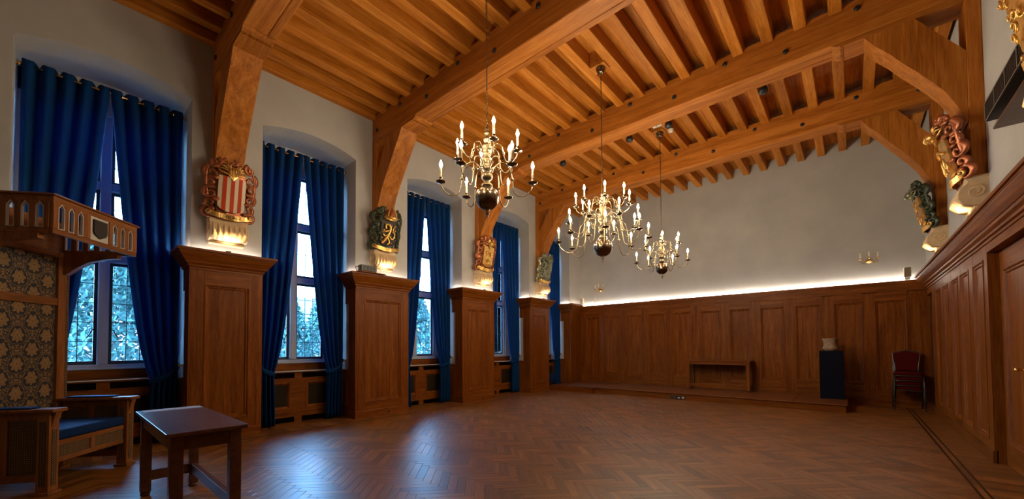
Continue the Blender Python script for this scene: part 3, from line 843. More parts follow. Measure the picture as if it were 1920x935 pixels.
# ------------------------------------------------------------------ chair stack
def make_chair(z0, yoff, lab):
    t = thing('stacking_chair', lab, 'chair', (.84, 11.50+yoff, z0), group='red upholstered chairs stacked in the far right corner')
    cx, y0 = .84, 11.28+yoff
    def rr(c, hx, hy, z, r=.06, k=5):
        o = []
        for (sx_, sy_, a0) in ((1,1,0),(-1,1,90),(-1,-1,180),(1,-1,270)):
            for q in range(k):
                a = math.radians(a0+90*q/(k-1)); o.append((c[0]+sx_*(hx-r)+r*math.cos(a), c[1]+sy_*(hy-r)+r*math.sin(a), z))
        return o
    b = MB(); rings = [rr((cx, y0+.21), .195, .21, z0+.425), rr((cx, y0+.21), .205, .22, z0+.445), rr((cx, y0+.21), .205, .22, z0+.475), rr((cx, y0+.21), .185, .20, z0+.495)]
    n = len(rings[0]); vs = [p for r in rings for p in r]
    b.add(vs, [(i*n+k, i*n+(k+1) % n, (i+1)*n+(k+1) % n, (i+1)*n+k) for i in range(3) for k in range(n)]+[tuple(range(n))[::-1], tuple(range(3*n, 4*n))], True)
    put('seat', b, redF, t)
    b = MB(); b.tube(rr((cx, y0+.21), .21, .225, z0+.415), .011, 6, closed=True); put('seat_frame', b, chairMetal, t)
    # back: arched outline
    def by(z): return y0+.42+.10*(z-.45)/.5
    outl = [(-.165,.50),(-.175,.62),(-.195,.76),(-.20,.84),(-.18,.872),(-.10,.895),(0,.915),(.10,.895),(.18,.872),(.20,.84),(.195,.76),(.175,.62),(.165,.50)]
    Tb = lambda a, z, d: (cx+a, by(z)+d, z0+z)
    sc_ = [(a*.94, .51+(z-.50)*.96) for a, z in outl]
    put('backrest', MB().prism(sc_, -.02, .015, Tb), redF, t, bevel=.01, seg=2)
    for s in (-1, 1):
        put('leg', MB().tube([(cx+s*.20, y0+.02, z0+.415), (cx+s*.215, y0+.0, z0+.2), (cx+s*.222, y0-.015, z0+.012)], .0115, 8), chairMetal, t)
        put('leg', MB().tube([(cx+s*.20, y0+.42, z0+.45), (cx+s*.215, y0+.44, z0+.25), (cx+s*.225, y0+.50, z0+.012)], .0115, 8), chairMetal, t)
        put('foot_cap', MB().lathe([(.014,0),(.014,.03)], (cx+s*.222, y0-.015, z0), 8), blackP, t)
    fr = [Vector((cx-.20, y0+.42, z0+.43))]+[Vector(Tb(a*1.03, z+.012, 0)) for a, z in outl]+[Vector((cx+.20, y0+.42, z0+.43))]
    put('back_frame', MB().tube([tuple(p) for p in fr], .012, 8), chairMetal, t)
    return t
for k in range(4):
    make_chair(k*.098, -.012*k, ['lowest red chair of the stack in the far right corner', 'second red chair from the bottom of the stack',
                     'second red chair from the top of the stack', 'topmost red chair of the stack, its backrest in full view'][k])

# ------------------------------------------------------------------ wall sconces, speakers
def sconce(x, lab):
    y = YE; t = thing('wall_sconce', lab, 'wall lamp', (x, y, 3.2), group='three-candle sconces on the end wall')
    pb = MB(); Tr = lambda a, c, d: (a, YE-(d-0), c)
    pb.lathe([(.062,0),(.062,.008),(.05,.014),(.046,.02),(.03,.03),(.026,.045),(.012,.06),(.003,.062)], (0,0,0), 20, T=lambda a, c, d: (x+a, YE-d, 3.215+c*.8))
    put('back_plate', pb, polbrass, t)
    for s in (-1, 0, 1):
        ex, ey = x+s*.145, YE-.10-(.03 if s == 0 else 0)
        pth = [(x+s*.02, YE-.05, 3.22), (x+s*.06, YE-.075, 3.20), (x+s*.085, YE-.09, 3.165), (x+s*.125, YE-.098, 3.16), (ex, ey, 3.20), (ex, ey, 3.235)]
        if s == 0: pth = [(x, YE-.05, 3.2), (x, YE-.10, 3.18), (x, ey, 3.21), (x, ey, 3.25)]
        a = put('arm', MB().tube(catmull(pth, 4), .006, 6), polbrass, t)
        zc = 3.235 if s else 3.25
        put('drip_pan', MB().lathe([(.006,0),(.030,.006),(.033,.012),(.012,.012),(.013,.035),(.011,.04)], (ex, ey, zc), 14), polbrass, t)
        put('candle', MB().lathe([(.0125,0),(.0125,.12),(.006,.128)], (ex, ey, zc+.04), 12), candleOff, t)
        put('wick_socket', MB().lathe([(.005,0),(.005,.012)], (ex, ey, zc+.168), 8), blackM, t)
sconce(.315, 'unlit brass sconce with three candles at the right of the end wall')
sconce(-6.36, 'unlit brass sconce with three candles at the left of the end wall')
for x, lab in ((.905, 'small pale loudspeaker on the cornice in the right corner'), (-6.985, 'small pale loudspeaker on the cornice in the left corner')):
    t = thing('loudspeaker', lab, 'speaker', (x, 11.76, 2.716))
    put('cabinet', MB().box(x-.055, x+.055, 11.72, 11.83, 2.766, 2.975), whiteP, t, bevel=.006)
    put('stand', MB().box(x-.04, x+.04, 11.735, 11.80, 2.7155, 2.766), whiteP, t)
    put('speaker_grille', MB().box(x-.049, x+.049, 11.712, 11.7195, 2.772, 2.969), tanG, t)
t = thing('wall_thermostat', 'small cream box with a thin white cable on the end wall cornice', 'wall box', (-6.6, YE, 2.85))
put('box', MB().box(-6.66, -6.615, YE-.035, YE, 2.80, 2.87), whiteP, t, bevel=.004)
put('cable', MB().box(-6.578, -6.568, YE-.012, YE, 2.72, 2.99), whiteP, t)

# ------------------------------------------------------------------ chandeliers
CX = -2.98
def chain_mb(z0, z1):
    b = MB(); z = z0; k = 0; h = .042
    while z < z1-.01:
        pts = []
        for a in range(8):
            t_ = a*PI/4; u, v = .010*math.cos(t_), (h*.5+.006)*math.sin(t_)
            pts.append((u, 0, z+h/2+v) if k % 2 else (0, u, z+h/2+v))
        b.tube(pts, .0034, 4, closed=True); z += h-.006; k += 1
    return b
bulb_me = MB().lathe([(.007,0),(.013,.012),(.0175,.028),(.015,.044),(.008,.062),(.0015,.08)], (0,0,0), 8).mesh('bulb', bulbM)
cand_me = MB().lathe([(.0125,0),(.0125,.105),(.010,.11)], (0,0,0), 10).mesh('candle', candleM)
pan_me = MB().lathe([(.005,-.012),(.012,-.006),(.046,.004),(.053,.012),(.051,.015),(.018,.008),(.012,.014),(.019,.024),(.017,.034),(.012,.040),(.017,.05),(.017,.058),(.013,.06)], (0,0,0), 16).mesh('drip_pan', darkbrass)
def arm_mesh(Rr, a0, drop, rise):
    # from the stem out in an S, a knop, then a deep U up to the pan
    pts = [(.045, 0, a0), (.075, 0, a0+rise*.55), (Rr*.30, 0, a0+rise), (Rr*.47, 0, a0+rise*.72), (Rr*.53, 0, a0+rise*.1), (Rr*.60, 0, -drop*.72), (Rr*.78, 0, -drop), (Rr*.95, 0, -drop*.55), (Rr, 0, -.012)]
    P = catmull(pts, 6)
    b = MB().tube(P, .0062, 6)
    kp = P[26]; b.ball(kp, .017, n=8); b.ball(P[4], .014, n=6)
    # inner curl
    cu = [(P[10].x+.005-.026*math.sin(q*.5)*(1-q/14), 0, P[10].z-.03+.03*math.cos(q*.5)*(1-q/14)) for q in range(13)]
    b.tube(cu, .005, 5)
    return b.mesh('arm', brass)
def chandelier(loc, lab, tiers, ball_r, zb, ztop, stem, cano=True, fin=.0):
    t = thing('chandelier', lab, 'chandelier', loc, group='brass chandeliers with lit candle bulbs')
    z0 = loc[2]
    put('stem', MB().lathe([(r, z-z0) for r, z in stem], (0,0,0), 20), brass, t, world=False)
    gl = [(ball_r*math.cos(a*PI/16), ball_r*math.sin(a*PI/16)) for a in range(-7, 8)]
    put('globe', MB().lathe([(max(r,.01), zb-z0+z) for r, z in gl], (0,0,0), 32), darkbrass, t, world=False)
    put('finial', MB().lathe([(.035, zb-ball_r+.006-z0), (.02, zb-ball_r-.01-z0), (.012, zb-ball_r-.02-z0), (.026, zb-ball_r-.035-z0), (.022, zb-ball_r-.048-z0), (.009, zb-ball_r-.058-z0), (.013, zb-ball_r-.068-z0), (.002, zb-ball_r-.10-z0)], (0,0,0), 16), brass, t, world=False)
    for (n_, Rr, zp, off, a0, drop, rise) in tiers:
        me = arm_mesh(Rr, a0, drop, rise)
        for k in range(n_):
            a = off+2*PI*k/n_
            ar = inst('arm', me, t, (0, 0, zp-z0), (0, 0, a))
            inst('drip_pan', pan_me, ar, (Rr, 0, 0)); inst('candle', cand_me, ar, (Rr, 0, .058)); inst('bulb', bulb_me, ar, (Rr, 0, .166))
    put('chain', chain_mb(ztop-z0, 5.74-z0), brass, t, world=False)
    put('ceiling_rose', MB().lathe([(.02,5.70),(.05,5.715),(.062,5.735),(.05,5.75),(.07,5.765),(.078,5.79),(.06,5.815),(.06,5.83)] if 0 else [(.012,5.735-z0),(.03,5.74-z0),(.05,5.752-z0),(.062,5.768-z0),(.05,5.78-z0),(.072,5.795-z0),(.078,5.812-z0),(.066,5.828-z0)], (0,0,0), 20), darkbrass, t, world=False)
    return t
camR = math.radians(40.819)
def off(deg): return camR - math.radians(deg)     # deg measured towards the camera from camera-right
st1 = [(.03,3.075),(.055,3.09),(.06,3.11),(.045,3.125),(.03,3.14),(.035,3.16),(.055,3.175),(.06,3.20),(.06,3.22),(.03,3.235),(.03,3.26),(.05,3.275),(.05,3.29),(.026,3.30),(.055,3.335),(.062,3.365),(.055,3.395),(.026,3.425),(.045,3.44),(.045,3.46),(.024,3.475),(.042,3.50),(.050,3.53),(.042,3.555),(.02,3.57),(.034,3.59),(.04,3.61),(.03,3.63),(.018,3.645),(.03,3.67),(.032,3.68),(.014,3.70),(.022,3.72),(.022,3.735),(.008,3.755),(.008,3.77)]
T6 = [(6, .50, 3.13, off(-3), .10, .14, .13), (6, .345, 3.43, off(15), .03, .10, .09)]
chandelier((CX, 3.05, 3.0), 'nearest brass chandelier, two tiers of six lit candles', T6, .13, 2.965, 3.76, st1)
chandelier((CX, 8.25, 3.0), 'farthest and smallest-looking brass chandelier, by the end wall', [(6, .50, 3.09, off(17), .10, .14, .13), (6, .36, 3.40, off(-12), .03, .10, .09)], .125, 2.96, 3.74, st1)
st2 = [(r*1.15, 3.04+(z-3.075)*1.12) for r, z in st1]
chandelier((CX, 5.68, 3.0), 'largest brass chandelier, in the middle of the hall, three tiers of candles',
    [(8, .70, 3.03, off(10), .14, .17, .17), (8, .56, 3.26, off(-12), .10, .14, .13), (8, .42, 3.58, off(8), .02, .11, .10)], .148, 2.92, 3.80, st2)
# mounting boards between joists for the roses
for y, lab in ((5.68, 'short timber plate between the joists above the largest chandelier'), (8.25, 'short timber plate between the joists above the farthest chandelier'), (3.05, 'short timber plate between the joists above the nearest chandelier')):
    o = put('mounting_plate', MB().box(-3.125, -2.87, y-.10, y+.10, HJ-.025, HB-.001), joistY, None, bevel=.004); tag(o, lab, 'timber')

# ceiling fittings
t = thing('emergency_light', 'square white emergency light fitted between the joists near the far chandelier', 'lamp', (-2.93, 7.93, HJ))
put('housing', MB().box(-3.02, -2.84, 7.87, 8.01, HJ-.03, HJ+.03), whiteP, t, bevel=.006); put('mark', MB().box(-2.95, -2.92, 7.92, 7.95, HJ-.032, HJ-.03), greyP, t)
put('hanger', MB().box(-2.96, -2.90, 7.92, 7.96, HJ+.03, HB-.001), whiteP, t)
t = thing('smoke_detector', 'round white smoke detector on a joist near the far chandelier', 'detector', (-2.78, 8.33, HJ))
put('base', MB().lathe([(.06,-.012),(.06,0)], (-2.78, 8.33, HJ), 20), whiteP, t)
put('head', MB().lathe([(.02,-.055),(.042,-.05),(.045,-.03),(.055,-.012)], (-2.78, 8.33, HJ), 20), whiteP, t)
for k, (x, lab) in enumerate(((-4.81, 'leftmost black ceiling spotlight behind the third beam'), (-3.25, 'black ceiling spotlight behind the third beam, left of the white fittings'), (-2.49, 'black ceiling spotlight beside the white emergency light'), (-1.0, 'rightmost black ceiling spotlight behind the third beam'))):
    y = 7.33; t = thing('ceiling_spotlight', lab, 'spotlight', (x, y, BZ+.1), group='black spotlights behind the third beam')
    put('bracket', MB().box(x-.015, x+.015, 7.246, y, 5.50, 5.53), blackM, t)
    b = MB(); b.ball((x, y+.02, 5.45), .062, n=14); put('head', b, blackM, t)
    put('shade', MB().lathe([(.05,-.07),(.066,-.05),(.07,-.02),(.05,.0)], (x, y+.02, 5.45), 16), blackM, t)

# ------------------------------------------------------------------ carved cartouches on consoles
def spiral(cx, cy, r, turns, a0, d, hand=1, k=22):
    return [(cx+r*(1-.85*i/k)*math.cos(a0+hand*turns*2*PI*i/k), cy+r*(1-.85*i/k)*math.sin(a0+hand*turns*2*PI*i/k), d+.02*i/k) for i in range(k+1)]
def cartouche(side, y, short, lab, style, h=.88, wd=.60, small=False):
    # local frame: a across (left-right as seen), b up, d outward; leaning out at the top
    xw = XL if side < 0 else XR; sg = 1 if side < 0 else -1
    lean = .20; zc0 = 3.20
    t = thing('carved_cartouche', lab, 'carving', (xw+sg*.25, y, zc0), group='carved and painted armorial cartouches')
    def T(a, b_, d):
        al = math.atan(lean); ca, sa = math.cos(al), math.sin(al)
        d2 = d-.10*(2*a/wd)**2*.9            # bowed from side to side
        out_ = .20+b_*sa+d2*ca; z = zc0+b_*ca-d2*sa
        return (xw+sg*out_, y+(-a if side > 0 else a), z)
    A = wd/2
    scr = {'stripes': copper, 'lion': greenL, 'faces': copper, 'floral': silver, 'helm': copper, 'green': greenL, 'gold': gilt}[style]
    rnd = random.Random(hash(style) % 100 if False else len(lab))
    # back board
    outl = []
    for k in range(28):
        th_ = 2*PI*k/28; rx = A*(.80+.10*math.cos(6*th_)); rz = h*.44*(1+.06*math.cos(5*th_))
        outl.append((rx*math.cos(th_), h*.5+rz*math.sin(th_)))
    put('back_board', MB().prism(outl, -.05, -.01, T), scr, t)
    # scrollwork down both flanks
    sw = MB()
    for s in (-1, 1):
        for k, (bz, r, a0, hnd) in enumerate(((.93, .075, 2.0, 1), (.76, .10, 1.2, -1), (.60, .075, 4.0, 1), (.44, .095, 1.6, -1), (.28, .07, 4.2, 1), (.13, .085, 1.4, -1))):
            cx_ = s*(A*.82-(.03 if k == 0 else 0)); hn = hnd*s; a_ = a0 if s > 0 else PI-a0
            P = spiral(cx_, bz*h, r, 1.25, a_, .0, hn)
            sw.tube(P, [.032-.020*i/22 for i in range(23)], 6, T=T)
        for k in range(9 if style in ('lion', 'floral', 'green') else 5):
            bz = .1+.85*(k+.5)/(9 if style in ('lion', 'floral', 'green') else 5)
            ax = s*A*(.62+.3*rnd.random())
            sw.ball((ax, bz*h, .025+.02*rnd.random()), .035+.02*rnd.random(), .022+.015*rnd.random(), .022, n=7, T=T)
        P = catmull([(s*A*.55, h*.97, 0), (s*A*.95, h*.84, .01), (s*A*1.0, h*.6, .02), (s*A*.9, h*.35, .0), (s*A*.98, h*.15, .0)], 5)
        sw.tube(P, .017, 6, T=T)
    for k in range(5):
        a = -.2+.1*k; sw.tube(spiral(a*.9, h*(.97-.9*a*a), .05, 1.1, PI/2, .0, 1 if k % 2 else -1, 14), [.018-.01*i/14 for i in range(15)], 5, T=T)
    put('scrollwork', sw, scr, t)
    # shield
    s0, s1 = .17*h, .74*h; hw_ = A*.56
    def shield(d0, d1, x0, x1):
        k = 8; pts = [(x0, s1), (x0, s0+.06+.0)]
        for q in range(k+1):
            xx = x0+(x1-x0)*q/k; yb_ = s0+.07*(abs(xx)/hw_)**2.5
            pts.append((xx, yb_))
        pts.append((x1, s1)); pts = [pts[0]]+pts[2:]
        return MB().prism(pts[::-1], d0, d1, T)
    if style == 'stripes':
        for k in range(7):
            x0 = -hw_+2*hw_*k/7; x1 = x0+2*hw_/7
            put('stripe', shield(.01, .045 if k % 2 else .042, x0, x1), redP if k % 2 else creamP, t, label='red painted stripe' if k % 2 else 'cream painted stripe')
    else:
        put('shield', shield(.01, .04, -hw_, hw_), {'lion': blackIn, 'faces': gilt, 'floral': silver, 'helm': gilt, 'green': gilt, 'gold': gilt}[style], t)
    if style == 'lion':
        b = MB()
        sp3 = lambda pts, r: b.tube(catmull([(p[0]*hw_, s0+(s1-s0)*p[1], .05) for p in pts], 5), r, 6, T=T)
        sp3([(-.5,.2),(-.1,.45),(.1,.7),(-.2,.85)], .026); sp3([(-.2,.85),(-.5,.8),(-.45,.65)], .022)
        sp3([(.1,.65),(-.5,.55),(-.75,.62)], .014); sp3([(.1,.55),(-.45,.38),(-.75,.45)], .014)
        sp3([(-.2,.35),(.1,.15),(-.2,.05)], .016); sp3([(-.4,.3),(-.6,.15),(-.8,.08)], .016)
        sp3([(0,.4),(.5,.3),(.75,.5),(.45,.65),(.7,.85)], .013)
        for q in range(16): b.ball((hw_*rnd.uniform(-.85,.85), rnd.uniform(s0+.05, s1-.04), .045), .022, .016, .012, n=6, T=T)
        put('lion_relief', b, gilt, t)
        cr_ = MB()
        Tc = lambda a, c, d: T(a, s1+.05+d, .03+c)
        cr_.lathe([(.10,-.05),(.125,-.02),(.135,.01),(.12,.02)], (0,0,0), 18, T=Tc)
        for q in range(9):
            a = PI*q/8; cr_.ball((.13*math.cos(a), .13*math.sin(a), .03), .013, n=6, T=Tc)
        put('crown_band', cr_, gilt, t)
        put('crown_cap', MB().lathe([(.11,.0),(.112,.05),(.10,.10),(.07,.15),(.02,.18)], (0,0,0), 18, T=Tc), copper, t)
        rb = MB()
        for q in range(3):
            a = PI/2+(q-1)*.9
            rb.tube([(.115*math.cos(a)*math.cos(p_*PI/10), .115*math.sin(a)*math.cos(p_*PI/10), .02+.175*math.sin(p_*PI/10)) for p_ in range(6)], .012, 6, T=Tc)
        put('crown_arch', rb, gilt, t)
    elif style == 'faces':
        for (fx, fz) in ((-.45,.68),(.45,.64),(0,.28)):
            b = MB(); c = (fx*hw_, s0+(s1-s0)*fz, .05)
            b.ball(c, .036, .045, .026, n=10, T=T); b.ball((c[0], c[1]-.003, c[2]+.025), .008, .014, .010, n=6, T=T)
            for q in (-1, 1): b.ball((c[0]+q*.014, c[1]+.012, c[2]+.022), .007, .005, .005, n=6, T=T)
            b.ball((c[0], c[1]-.022, c[2]+.018), .014, .006, .008, n=6, T=T); b.ball((c[0], c[1]+.036, c[2]), .04, .018, .02, n=8, T=T)
            put('face_relief', b, gilt, t)
    elif style in ('floral', 'green', 'gold'):
        b = MB()
        for q in range(10):
            b.tube(spiral(hw_*rnd.uniform(-.7,.7), rnd.uniform(s0+.06, s1-.03), .045, 1.2, rnd.uniform(0, 6), .045, 1 if q % 2 else -1, 12), [.011-.005*i/12 for i in range(13)], 5, T=T)
        o = put('foliage_relief', b, silver if style == 'floral' else gilt, t); o['kind'] = 'stuff'
    elif style == 'helm':
        b = MB()
        for q in range(5): b.box(-.02+.0*q, .02, 0, 0, 0, 0) if 0 else b.ball((hw_*(-.6+.3*q), s0+.13+.06*(q % 2), .05), .02, .08, .014, n=6, T=T)
        b.tube(catmull([(-hw_*.7, s0+.3, .05), (0, s0+.36, .06), (hw_*.7, s0+.3, .05)], 6), .016, 6, T=T)
        put('shield_relief', b, gilt, t)
    # crest above the shield
    if style != 'lion':
        b = MB(); z_ = s1+.075
        b.ball((0, z_, .07), .068, .07, .06, n=14, T=T)
        for q in range(-2, 3): b.tube(catmull([(q*.022, z_+.06, .09), (q*.028, z_, .135), (q*.02, z_-.055, .11)], 4), .006, 5, T=T)
        for s in (-1, 1):
            for q in range(4):
                a = .3+q*.45
                b.tube(catmull([(s*.05, z_, .04), (s*(.05+.07*math.cos(a)), z_+.09*math.sin(a), .05), (s*(.05+.125*math.cos(a)), z_+.12*math.sin(a)-.02, .03)], 4), [.016, .016, .015, .014, .013, .011, .009, .006, .004], 5, T=T)
            for q in range(3): b.tube([(s*.02, z_-.05, .05), (s*(.06+.045*q), z_-.02-.0*q, .04), (s*(.075+.055*q), z_-.02+.02*q, .03)], [.012, .010, .004], 5, T=T)
        b.prism([(-.07, z_-.04), (0, z_-.13), (.07, z_-.04), (0, z_)][::-1], .045, .06, T)
        put('crest_mask', b, gilt if style in ('stripes', 'faces', 'helm', 'gold') else silver, t)
    # name banner
    bn = MB(); k = 14; vs = []
    for q in range(k+1):
        a = -A*.86+A*1.72*q/k; d = .055+.012*math.sin(q*.9); zb_ = .075+.05*(a/A)**2
        vs += [T(a, zb_-.035+0, d), T(a, zb_+.035, d), T(a, zb_+.035, d-.012), T(a, zb_-.035, d-.012)]
    fs = []
    for q in range(k):
        for r_ in range(4): fs.append((q*4+r_, q*4+(r_+1) % 4, (q+1)*4+(r_+1) % 4, (q+1)*4+r_))
    fs += [(0,1,2,3), (k*4+3,k*4+2,k*4+1,k*4)]
    bn.add(vs, fs[:0]+fs)
    for s in (-1, 1): bn.tube(spiral(s*A*.86, .12, .035, 1.2, -PI/2, .05, s, 12), .012, 5, T=T)
    put('banner', bn, gilt, t)
    if style == 'stripes':
        cu = bpy.data.curves.new('name_lettering', 'FONT'); cu.body = 'BERLAER'; cu.size = .066; cu.align_x = 'CENTER'; cu.align_y = 'CENTER'; cu.extrude = .001
        o_ = bpy.data.objects.new('tmp', cu); col.objects.link(o_); bpy.context.view_layer.update()
        me = bpy.data.meshes.new_from_object(o_.evaluated_get(bpy.context.evaluated_depsgraph_get())); bpy.data.objects.remove(o_)
        iv = mw(t).inverted()
        for v_ in me.vertices:
            a, c = v_.co.x*1.05, v_.co.y*1.1; d = .055+.012*math.sin((a+A*.86)/(A*1.72)*14*.9)
            v_.co = iv @ Vector(T(a, c+.075+.05*(a/A)**2, d+.003+v_.co.z))
        me.materials.clear(); me.materials.append(blackIn)
        put('name_lettering', me, None, t, label='name BERLAER in dark capitals')
    # iron stay to the post
    put('stay', MB().tube([T(0, h*.62, -.03), (xw+sg*.10, y, zc0+h*.62)], .008, 6), blackM, t)
    # ---------------- console below
    c = thing('scroll_console', 'cream and gilt scroll console below ' + short, 'console', (xw, y, 2.92), group='cream scroll consoles below the cartouches')
    Tc = lambda a, z, d: (xw+sg*a, y+d, z)
    pr = [(0,2.93),(.09,2.93),(.13,2.935),(.17,2.95),(.21,2.975),(.235,3.02),(.24,3.07),(.225,3.12),(.195,3.16),(.17,3.185),(.16,3.205),(.165,3.225),(.18,3.24),(.18,3.268),(0,3.268)]
    put('volute_block', MB().prism(pr, -.235, .235, Tc, True), giltplaster, c)
    for s in (-1, 1):
        vb = MB()
        P = [(xw+sg*(.105+.08*(1-.85*i/26)*math.cos(1.0+.45*i)), y+s*.238, 3.085+.08*(1-.85*i/26)*math.sin(1.0+.45*i)) for i in range(27)]
        vb.tube(P, [.009-.004*i/26 for i in range(27)], 6)
        put('spiral', vb, giltplaster, c)
    fb = MB()
    for q in range(7):
        yy = y-.20+.4*q/6
        fb.tube([(xw+sg*.10, yy, 2.935), (xw+sg*.18, yy, 2.958), (xw+sg*.232, yy, 3.03), (xw+sg*.222, yy, 3.11), (xw+sg*.17, yy, 3.175)], [.010,.020,.027,.022,.010], 6)
    put('fluting', fb, giltplaster, c)
    put('base_moulding', MB().box(xw if sg > 0 else xw-.12, xw+.12 if sg > 0 else xw, y-.22, y+.22, 2.885, 2.929), giltplaster, c, bevel=.008)
    # ---------------- uplight on the cornice
    u = thing('uplight', 'tiny black uplight on the cornice below ' + short, 'lamp', (xw+sg*.12, y, 2.766), group='tiny uplights on the cornices')
    ux = xw+sg*.155
    put('lamp_body', MB().box(ux-.018, ux+.018, y-.03, y+.03, 2.768, 2.790), blackM, u, bevel=.003)
    put('foot', MB().box(ux-.008, ux+.008, y-.01, y+.01, 2.7655, 2.768), blackM, u)
    L = bpy.data.lights.new('lamp_light', 'SPOT'); L.energy = 16; L.color = (1, .66, .32); L.spot_size = math.radians(105); L.spot_blend = .5; L.shadow_soft_size = .008
    lo = bpy.data.objects.new('lamp_light', L); col.objects.link(lo); lo.parent = u
    lo.location = (sg*.13, 0, .04); 
    dv = Vector((xw+sg*.02, y, 4.4))-Vector((xw+sg*.25, y, 2.81)); lo.rotation_euler = dv.to_track_quat('-Z', 'Y').to_euler()
cartouche(-1, 1.66, 'the red and cream striped shield', 'striped red and cream shield in copper scrolls, lettered BERLAER', 'stripes')
cartouche(-1, 4.245, 'the crowned lion shield', 'crowned lion shield in a dark green leafy wreath, over the second pier', 'lion', h=.86, wd=.60)
cartouche(-1, 7.055, 'the gold shield with faces', 'gold shield with three small faces in copper scrolls, over the third pier', 'faces')
cartouche(-1, 9.57, 'the silvery green foliage carving', 'silvery green foliage carving on the window wall, over the narrow far pier', 'floral')
cartouche(1, 7.055, 'the helmeted copper carving on the right', 'copper and gold helmeted carving on the right wall, beside the third truss', 'helm')
cartouche(1, 9.57, 'the farthest dark green carving on the right', 'dark green leafy carving on the right wall, farthest from the camera', 'green')
cartouche(1, 4.245, 'the carving in the top right corner', 'gold and copper carving cut off by the top right corner of the view', 'gold')

# ------------------------------------------------------------------ projector on pier 2
t = thing('projector_shelf', 'small oak shelf board lying on the cornice under the projector', 'shelf', (-7.0, 3.95, HC))
put('board', MB().box(-7.10, -6.90, 3.66, 4.20, HC+.001, HC+.018), oakY, t, bevel=.003)
t = thing('wall_projector', 'small black box projector with coiled cables on the second pier', 'projector', (-7.0, 3.92, HC+.02))
put('case', MB().box(-7.09, -6.96, 3.74, 4.06, HC+.038, HC+.15), greyP, t, bevel=.006)
for a in (3.78, 3.90, 4.02): put('foot', MB().lathe([(.01,0),(.01,.02)], (-7.02, a, HC+.018), 8), blackP, t)
for k in range(4): put('vent', MB().box(-6.959, -6.956, 3.78+.065*k, 3.825+.065*k, HC+.055, HC+.13), blackP, t)
b = MB()
for k in range(2): b.tube([(-7.02+.02*math.sin(q*1.1), 3.70+.045*math.cos(q*.52), HC+.07+.045*math.sin(q*.52)-.005*k) for q in range(13)], .005, 5)
put('cable', b, blackP, t)

# heater and wooden shelf on the right wall
t = thing('wall_vent_unit', 'long black slatted ventilation unit on the right wall', 'vent', (XR, 5.1, 3.4))
put('case', MB().box(.98, XR, 4.35, 5.60, 3.40, 3.575), blackP, t, bevel=.004)
put('face_frame', MB().box(.972, .98, 4.35, 5.60, 3.40, 3.415), greyP, t); put('face_frame', MB().box(.972, .98, 4.35, 5.60, 3.56, 3.575), greyP, t)
for q in range(4):
    put('divider', MB().box(.970, .98, 5.585-.31*q-.012, 5.585-.31*q+.012, 3.415, 3.56), greyP, t)
    for r_ in range(9): put('slat', MB().box(.974, .98, 5.585-.31*q-.05-.026*r_, 5.585-.31*q-.038-.026*r_, 3.42, 3.555), blackM, t)
t = thing('wall_shelf', 'dark oak shelf board below the black ventilation unit', 'shelf', (XR, 5.0, 3.28))
put('board', MB().box(1.01, XR, 4.6, 5.56, 3.30, 3.325), tableM, t, bevel=.004)
put('bracket', MB().prism([(XR-.001, 3.30), (1.06, 3.30), (XR-.001, 3.20)], 4.75, 4.78, lambda a, z, d: (a, d, z)), tableM, t)
t = thing('door_bell', 'tiny white box on the right wall above the black unit', 'wall box', (XR, 5.2, 3.78))
put('box', MB().box(1.185, XR, 5.17, 5.20, 3.76, 3.79), whiteP, t); put('wire', MB().box(1.19, XR, 5.15, 5.17, 3.80, 3.81), whiteP, t)

# ------------------------------------------------------------------ foreground table
TX0, TX1, TY0, TY1, TZ = -5.03, -3.50, .495, .975, .772
t = thing('oak_side_table', 'dark oak table with square legs in the left foreground', 'table', ((TX0+TX1)/2, (TY0+TY1)/2, 0))
put('table_top', MB().box(TX0, TX1, TY0, TY1, TZ-.028, TZ), tableM, t, bevel=.005, seg=2)
LG = .075
for x in (TX0+.05, TX1-.05-LG):
    for y in (TY0+.03, TY1-.03-LG):
        l = put('leg', MB().box(x, x+LG, y, y+LG, .04, TZ-.028), tableM, t, bevel=.004)
        f = put('foot', MB().lathe([(.022,0),(.034,.008),(.038,.02),(.032,.034),(.024,.04)], (x+LG/2, y+LG/2, 0), 16), tableM, t)
for y in (TY0+.04, TY1-.04-.03): put('apron', MB().box(TX0+.05+LG, TX1-.05-LG, y, y+.03, TZ-.135, TZ-.028), tableM, t)
for x in (TX0+.065, TX1-.095): put('apron', MB().box(x, x+.03, TY0+.03+LG, TY1-.03-LG, TZ-.135, TZ-.028), tableM, t)
put('stretcher', MB().box(TX0+.07, TX0+.115, TY0+.03+LG, TY1-.03-LG, .14, .23), tableM, t, bevel=.004)
put('stretcher', MB().box(TX0+.05+LG, TX1-.05-LG, TY1-.09, TY1-.045, .14, .23), tableM, t, bevel=.004)
o = put('paper_strip', MB().box(TX0+.03, TX0+.19, TY0+.04, TY1-.02, TZ+.0005, TZ+.003), paperM, None); tag(o, 'greyish paper strip lying across the far end of the dark table', 'paper')

# ------------------------------------------------------------------ throne
wv = Vector((-.774, .634)); nv = Vector((.66, .75)); nv = Vector((wv.y, -wv.x)); 
ang = math.atan2(wv.y, wv.x)      # local x runs from the near post to the far post
tn = thing('canopied_throne', 'carved oak bench throne with damask back, navy cushion and openwork canopy', 'throne', (-5.72, -.03, 0), ang)
